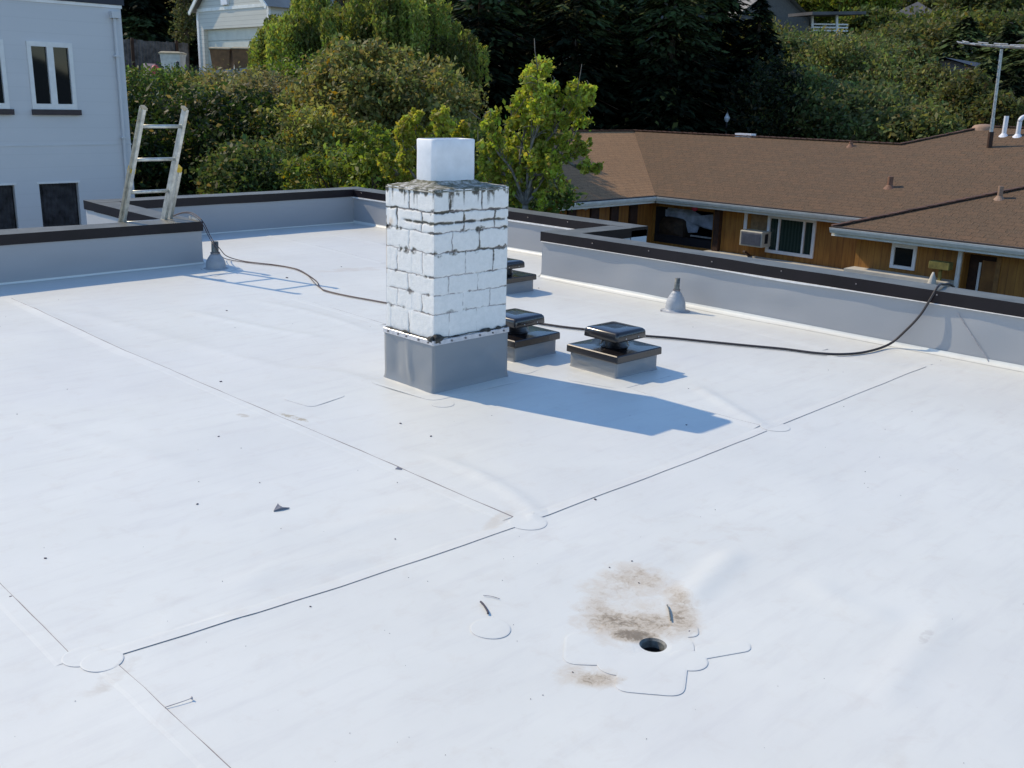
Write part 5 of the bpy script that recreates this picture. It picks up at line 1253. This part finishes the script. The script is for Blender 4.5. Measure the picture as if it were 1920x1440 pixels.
# weeping tree
def weeping(label, u0, u1, d, ztop, ns, seedn, base=(.11, .13, .028)):
    c = atD((u0+u1)/2, 120, d); w = (u1-u0)/2/FPX*d; g = float(terr(c[0], c[1])); Lp = []; br = []; m_ = MB(); m_.tube(spline([(c[0], c[1], g-.3), (c[0]+.2, c[1], g+2), (c[0], c[1]+.2, ztop-.5)], 5), list(np.linspace(.22, .07, 11)), 8)
    nlobe = max(14, ns//17)
    for j in range(nlobe):
        a = rng.random()*2*pi; rr = sqrt(rng.random())*w*.95; prof = sqrt(max(0, 1-(rr/w)**2)); tone = .30+1.3*rng.random()
        lc = np.array([c[0]+rr*cos(a), c[1]+rr*sin(a)]); zt = g+1.5+(ztop-g-1.5)*prof*(.55+.55*rng.random()); lr = .20+.28*rng.random(); ll0 = (1.5+2.2*rng.random())*(.6+.5*prof)
        for i in range(26):
            a2 = rng.random()*2*pi; r2_ = sqrt(rng.random())*lr; ll = ll0*(.55+.7*rng.random())*(1-.35*r2_/lr); k = int(30*ll); t_ = rng.random(k)
            cap_ = sqrt(max(0, 1-(r2_/lr)**2))*lr*.8
            q = np.stack([lc[0]+r2_*cos(a2)+rng.normal(size=k)*.03+.10*cos(a)*t_, lc[1]+r2_*sin(a2)+rng.normal(size=k)*.03+.10*sin(a)*t_, zt+cap_-ll*t_], -1)
            Lp.append(q); br.append(np.full(len(q), tone*(.8+.4*rng.random())))
        if j % 2 == 0: m_.tube(spline([(c[0], c[1], g+1+rng.random()*(ztop-g-2)), (c[0]*.5+lc[0]*.5, c[1]*.5+lc[1]*.5, zt+.15), (lc[0], lc[1], zt)], 4), list(np.linspace(.06, .012, 9)), 5)
    L = np.vstack(Lp); br = np.concatenate(br); V, Q = leafquads(L, .062, .1, .42, droop=1.1); C = tints(len(L), base, .35, (.16, .13, .03), .05, br)
    return plant('weeping_tree', label, 'tree', None, (c[0], c[1], g), V, Q, C, 'leaf', m_)
weeping('large weeping tree with hanging yellow green foliage right of the garage', 490, 890, 34.5, 5.3, 2300, 1)
weeping('darker weeping tree end hanging behind the domed bush', 770, 900, 27.8, 2.2, 420, 2, (.035, .055, .018))
# conifers
def conifer(name, label, u, d, w, ztop, nb, base, group='dark conifers behind the roofs', light=.0, ls=.26, seedn=0, low=.3, zbase=None):
    c = atD(u, 150, d); g = float(terr(c[0], c[1])); g = g if zbase is None else zbase; H = ztop-g; Cc = []; A = []; B = []; m_ = MB()
    m_.tube([(c[0], c[1], g-.3), (c[0], c[1], ztop)], [.28, .04], 8)
    for i in range(nb):
        h = rng.random()**1.15; z = g+low+(H-low)*h; Rr = w*(1-h)**.75*(.55+.6*rng.random())+.15; a = rng.random()*2*pi; dv = np.array([cos(a), sin(a), 0]); pd = np.array([-sin(a), cos(a), 0])
        k = max(4, int(Rr*9)); t_ = .18+.82*rng.random(k)**.7
        pos = np.array([c[0], c[1], z])+dv*(Rr*t_)[:, None]; pos[:, 2] += -.42*Rr*t_**1.6+.12*Rr*t_**4; side = rng.normal(size=k)*.20*Rr*(1.15-t_); pos += pd*side[:, None]+rng.normal(size=(k, 3))*.05
        al = dv*.9+pd*(np.sign(side)*.55)[:, None]+np.array([0, 0, -.35])+rng.normal(size=(k, 3))*.15; al /= np.linalg.norm(al, axis=1, keepdims=True)
        bb = np.cross(al, np.array([0, 0, 1.])+rng.normal(size=(k, 3))*.25); bb /= np.linalg.norm(bb, axis=1, keepdims=True)
        s = ls*(.6+.7*rng.random((k, 1))); Cc.append(pos); A.append(al*s); B.append(bb*s*.38)
        if i % 9 == 0: m_.tube([(c[0], c[1], z), tuple(np.array([c[0], c[1], z-.35*Rr])+dv*Rr*.9)], [.05, .012], 5)
    V, Q = quads(np.vstack(Cc), np.vstack(A), np.vstack(B)); n = len(Q); C = tints(n, base, .4, (.09, .10, .03), light); zz = np.vstack(Cc)[:, 2]; hh_ = np.repeat(np.clip((zz-2.8)/2., 0, 1)*(fbm(np.vstack(Cc)[:, 0]*.9, zz*.9, 3) > .46), 4)[:, None]; C = C*(1-hh_)+np.minimum(C*4.5+np.array([.02, .02, .0]), .15)*hh_  # upper sprays tinted lighter in patches, imitating sunlit tips
    return plant(name, label, 'tree', group, (c[0], c[1], g), V, Q, C, 'needle', m_)
DK = (.012, .019, .009)
for i, (u, d, w, zt, nb, lb) in enumerate([(900, 44, 3.4, 9.5, 700, 'dark conifer behind the weeping tree\'s right edge'), (985, 48, 3.6, 11, 700, 'tall dark conifer above the leafy sapling, left of the wood\'s middle'), (1075, 45, 3.6, 10.5, 800, 'broad dark conifer straight above the left end of the brown roof'),
        (1165, 49, 3.8, 12, 800, 'tallest dark conifer above the brown roof\'s inner corner'), (1255, 45, 3.6, 10, 800, 'dark conifer left of the garden lamp'), (1340, 49, 3.2, 8.6, 800, 'dark conifer directly behind the garden lamp'), (1415, 48, 2.9, 6.2, 650, 'shorter dark conifer at the right end of the dark wood')]):
    conifer('conifer', lb, u, d, w, zt, nb, DK, seedn=i, light=.03)
conifer('conifer', 'black conifer behind the grey fence beside the white building', 268, 52, 3.2, 10, 700, DK); conifer('conifer', 'dark conifer between the grey fence and the garage', 350, 55, 3.0, 11, 600, DK, light=.06)
conifer('conifer', 'dark conifer rising behind the weeping tree', 800, 50, 3.6, 11, 600, DK); conifer('conifer', 'dark conifer behind the garage roof', 620, 56, 4, 12, 600, DK)
shrub('ivy_column', 'thin ivy clad trunk catching light beside the garage', 347, 35, 46, (.35, .35, 2.2), 60, 40, .16, .08, (.06, .065, .025), .5, seedn=31, cat='tree')
# hillside shrubs, right
hill = [(1500, 235, 46, (3.0, 2.6, 2.3)), (1600, 245, 44, (2.6, 2.6, 1.8)), (1560, 165, 52, (3.4, 3, 2.4)), (1660, 190, 50, (3.0, 3, 2.2)), (1470, 150, 54, (2.4, 2.4, 2.3)), (1740, 215, 47, (2.4, 2.4, 1.8)), (1620, 130, 60, (3.2, 3, 1.6)), (1530, 115, 64, (3.2, 3, 1.6)), (1700, 260, 41, (2.0, 2.2, 1.1)), (1790, 240, 43, (1.8, 1.8, 1.5)), (1430, 225, 45, (1.5, 1.8, 2.3))]
hl = ['olive shrub just above the brown ridge, left on the hillside', 'olive shrub low on the hillside behind the middle of the ridge', 'broad olive shrub in the middle of the hillside', 'olive shrub right of the hillside\'s middle', 'dim olive shrub at the left edge of the hillside by the dark wood', 'olive shrub left of the aerial, low on the hillside', 'olive shrub high on the hillside right of the deck', 'sunlit shrub right below the deck', 'low olive shrub touching the brown ridge\'s bend', 'shrub directly behind the brown ridge left of the mast', 'dark lower shrub where the wood meets the hillside']
for i, (u, v_, d, rad) in enumerate(hill):
    shrub('hillside_shrub', hl[i], u, v_, d, rad, int(110*rad[0]), 42, .26, .105, [(.075, .092, .030), (.062, .080, .030), (.088, .098, .032)][i % 3] if i != 10 else (.02, .03, .012), .4, (.14, .10, .04), .05, group='shrubs on the hillside', seedn=40+i)
for i, (u, v_, d, rad, lb) in enumerate([(1708, 150, 50, (.75, .75, 1.4), 'narrow upright bush on the hillside left of the pinkish house'), (1742, 182, 47, (.8, 1.0, 1.3), 'upright dark green bush beside the pinkish house'), (1813, 205, 42, (1.0, 1.0, 1.5), 'rounded brown green bush in front of the pinkish house'), (1872, 215, 36, (.8, .8, .55), 'small olive bush between the mast and the white pipes')]):
    shrub('upright_bush', lb, u, v_, d, rad, int(150*rad[2]), 40, .16, .085, (.06, .065, .02), .4, (.12, .08, .03), .08, group='upright bushes by the pinkish house', seedn=60+i)
for i, (u, d, w, zt, lb, lo) in enumerate([(1800, 72, 3.8, 7.6, 'dark broad tree above the pinkish house', 0), (1880, 66, 4.0, 7.0, 'dark broad tree behind the aerial', 0), (1940, 60, 3.6, 6.5, 'dark tree at the right edge behind the white pipes', 0), (1845, 56, 2.3, 4.2, 'low dark tree behind the aerial mast', 0), (1900, 50, 2.3, 3.2, 'low dark tree just behind the white pipes', 0)]):
    c = atD(u, 150, d); conifer('dark_tree', lb, u, d, w, zt, 560, (.016, .024, .010), 'dark trees right of the hillside', .03, .30, i)
# crowns along the top edge
tops = [(1120, 30, 70, (4, 4, 3), (.07, .07, .02), 'olive crown at the top above the dark wood'), (1230, 10, 75, (4, 4, 3.2), (.075, .075, .02), 'sunlit crown at the top middle above the dark wood'), (1285, 65, 66, (2.6, 3, 2.2), (.055, .06, .022), 'hazy olive crown left of the pale roofed house'), (1425, 92, 62, (2.6, 2.6, 1.2), (.085, .085, .022), 'yellow green crown in front of the pale roofed house'),
        (1480, 8, 98, (5, 5, 2.6), (.075, .09, .018), 'bright crown above the deck, left'), (1590, 5, 92, (2.6, 3.6, 2.4), (.10, .12, .020), 'bright yellow green crown right above the deck'), (1632, 62, 84, (1.9, 3, 2.0), (.06, .075, .02), 'green crown left of the dark hip roof'), (1715, 92, 80, (5, 4, 1.5), (.065, .07, .022), 'green crown in front of the dark hip roof'),
        (1860, 25, 100, (6, 5, 4.0), (.06, .07, .022), 'large crown at the upper right corner'), (1790, 70, 84, (4, 4, 1.7), (.07, .08, .02), 'crown below the upper right corner'), (1900, 75, 82, (4, 4, 1.8), (.06, .07, .02), 'crown at the right edge above the aerial'), (1785, 5, 128, (6, 6, 3.4), (.05, .06, .02), 'far crown on the skyline right of the hip roof'), (1640, 0, 140, (8, 6, 3.5), (.05, .06, .02), 'far crown on the skyline left of the hip roof'), (1540, 0, 130, (7, 6, 3), (.06, .07, .02), 'far crown on the skyline above the bright crowns'), (1400, 8, 120, (9, 6, 4), (.045, .055, .02), 'far crown on the skyline above the pale roofed house')]
for i, (u, v_, d, rad, b_, lb) in enumerate(tops):
    shrub('hilltop_tree', lb, u, v_, d, rad, int(70*rad[0]), 40, .05*rad[0]+.22, .0022*d, b_, .4, (.16, .12, .03), .05, group='trees along the top of the hill', cat='tree', seedn=80+i)
for i, (u, d) in enumerate(((1000, 95), (1150, 110), (1300, 130), (760, 90), (560, 85), (380, 85), (240, 80), (1950, 130), (1750, 160), (1560, 165), (1400, 160))):
    c = atD(u, 40, d); g = float(terr(c[0], c[1])); shrub('hilltop_tree', 'far dark crown number'.replace(' number', '')+[' behind the wood, left', ' behind the wood, middle', ' behind the wood, right', ' behind the weeping tree', ' behind the garage, right', ' behind the garage, left', ' behind the white building', ' beyond the right edge', ' highest on the right', ' highest above the deck', ' highest above the pale roof'][i], u, 185-(g+4-1.65)/d*FPX, d, (d*.075, d*.075, 6.5), 300, 45, .8, .24, (.03, .04, .014), .4, group='trees along the top of the hill', cat='tree', seedn=120+i)

# ---- leafy sapling (maple like) by the far parapet
def sapling(label, d, base_uv, limbs, twigs, ls, nleaf, seedn, base):
    g = -3.3; L = []; br = []; m_ = MB(); b0 = atD(*base_uv, d); root = np.array([b0[0], b0[1], g])
    m_.tube(spline([root, root*.5+b0*.5+np.array([.05, 0, 0]), b0], 5), list(np.linspace(.06, .045, 11)), 8)
    for pix, dd_, dens, wd_ in limbs:
        pts = [b0 if k == 0 and q is None else atD(q[0], q[1], d+dd_*(k/(len(pix)-1))) for k, q in enumerate(pix)]
        sp = np.array(spline(pts, 8)); m_.tube(sp, list(np.linspace(.026, .006, len(sp))), 6)
        seg = np.linalg.norm(np.diff(sp, axis=0), axis=1).sum(); nk = max(8, int(seg*17)); kt = .20+.80*rng.random(nk)**.8; kc = sp[(kt*(len(sp)-1)).astype(int)]+rdir(nk, .3)*(wd_*(1.25-.7*kt)*(.35+1.05*rng.random(nk)))[:, None]
        kr = wd_*(.13+.25*rng.random(nk)); n = int(dens*seg*nleaf*.8); ki = rng.integers(0, nk, n); t_ = kt[ki]
        idx = (t_*(len(sp)-1)).astype(int); w = kr[ki]
        off = rng.normal(size=(n, 3))*(w*.55)[:, None]*(np.array([1, 1, 1.25])+rng.normal(size=(nk, 3))*.3)[ki]
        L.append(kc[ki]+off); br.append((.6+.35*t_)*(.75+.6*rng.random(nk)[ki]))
        for q in kc[:: 4]: m_.tube([sp[int(.3*len(sp))+rng.integers(0, 8)] if len(sp) > 30 else sp[len(sp)//3], q], [.010, .004], 4)
        for q in range(int(seg*7)):
            i_ = rng.integers(len(sp)//4, len(sp)); dv = rdir(1, .5)[0]*wd_*.9; m_.tube([sp[i_], sp[i_]+dv*.6+np.array([0, 0, .03]), sp[i_]+dv], [.008, .005, .003], 4)
    for pix in twigs: m_.tube([atD(u, v, d) for u, v in pix], list(np.linspace(.009, .004, len(pix))), 5)
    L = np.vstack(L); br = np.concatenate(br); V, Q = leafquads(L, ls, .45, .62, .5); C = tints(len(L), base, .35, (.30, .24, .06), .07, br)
    hi = np.repeat(np.clip((L[:, 2]-L[:, 2].min())/(np.ptp(L[:, 2])), 0, 1), 4)
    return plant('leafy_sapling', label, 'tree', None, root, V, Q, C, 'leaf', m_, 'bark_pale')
n_ = None
sapling('bright yellow green sapling with bare twigs before the brown roof, right of the chimney', 15.2, (985, 385),
        [([n_, (975, 300), (990, 220), (1002, 165), (1010, 118)], .3, 1.35, .24), ([n_, (995, 280), (1015, 220), (1008, 150)], -.3, 1.2, .27), ([n_, (1010, 290), (1045, 240), (1075, 200), (1083, 172)], .1, 1.3, .22), ([n_, (1020, 300), (1070, 265), (1090, 215), (1105, 168)], .4, 1.1, .16),
         ([n_, (960, 320), (930, 280), (922, 235), (920, 208)], -.2, 1.2, .17), ([n_, (950, 330), (925, 310), (906, 280)], .3, 1.3, .22), ([n_, (1030, 320), (1070, 290), (1105, 272)], 0, 1., .15), ([(1050, 290), (1075, 310), (1100, 318), (1124, 312)], -.2, 1.2, .10),
         ([n_, (1000, 330), (1030, 320), (1040, 345)], -.4, 1.2, .22), ([n_, (960, 360), (940, 345), (915, 340)], .4, 1.3, .22), ([n_, (1000, 370), (1015, 385), (1022, 390)], -.3, 1.1, .13), ([n_, (1000, 300), (1036, 240), (1041, 155)], .2, .7, .13), ([n_, (985, 330), (975, 290), (965, 260)], .5, 1.2, .22), ([n_, (1005, 320), (1020, 280), (1030, 250)], .3, 1.2, .24)],
        [[(1008, 130), (1003, 95), (1002, 72)], [(1080, 180), (1088, 140), (1091, 120)], [(1036, 170), (1040, 145)], [(945, 245), (965, 215), (985, 185)], [(960, 230), (958, 205), (957, 190)], [(897, 265), (896, 245)], [(920, 235), (895, 220), (880, 207)]], .034, 1350, 1, (.21, .235, .036))
sapling('yellow tipped sapling behind the chimney flue', 15.8, (815, 380),
        [([n_, (790, 300), (765, 255), (760, 222)], 0, 1.2, .18), ([n_, (800, 300), (785, 245), (783, 213)], .2, 1.2, .14), ([n_, (820, 300), (830, 250), (830, 216)], -.2, 1.3, .17), ([n_, (850, 310), (866, 270), (866, 240)], .1, 1.1, .13), ([n_, (770, 320), (760, 290), (755, 262)], -.2, 1.3, .18), ([n_, (800, 320), (805, 280), (800, 240)], .2, 1.2, .2), ([n_, (770, 345), (735, 320), (715, 300)], 0, .9, .14)],
        [], .036, 2100, 2, (.23, .235, .036))
# low shrubs that close the view beyond the sapling
shrub('low_shrub', 'shrub seen low between the sapling and the far parapet', 975, 372, 17.5, (.9, .8, .5), 90, 60, .10, .05, (.06, .085, .018), .4, (.2, .12, .03), .06, seedn=71)
shrub('low_shrub', 'dark shrub in the gap left of the sapling', 880, 345, 20, (1.3, 1.3, 1.0), 150, 60, .13, .055, (.05, .07, .016), .4, seedn=72)
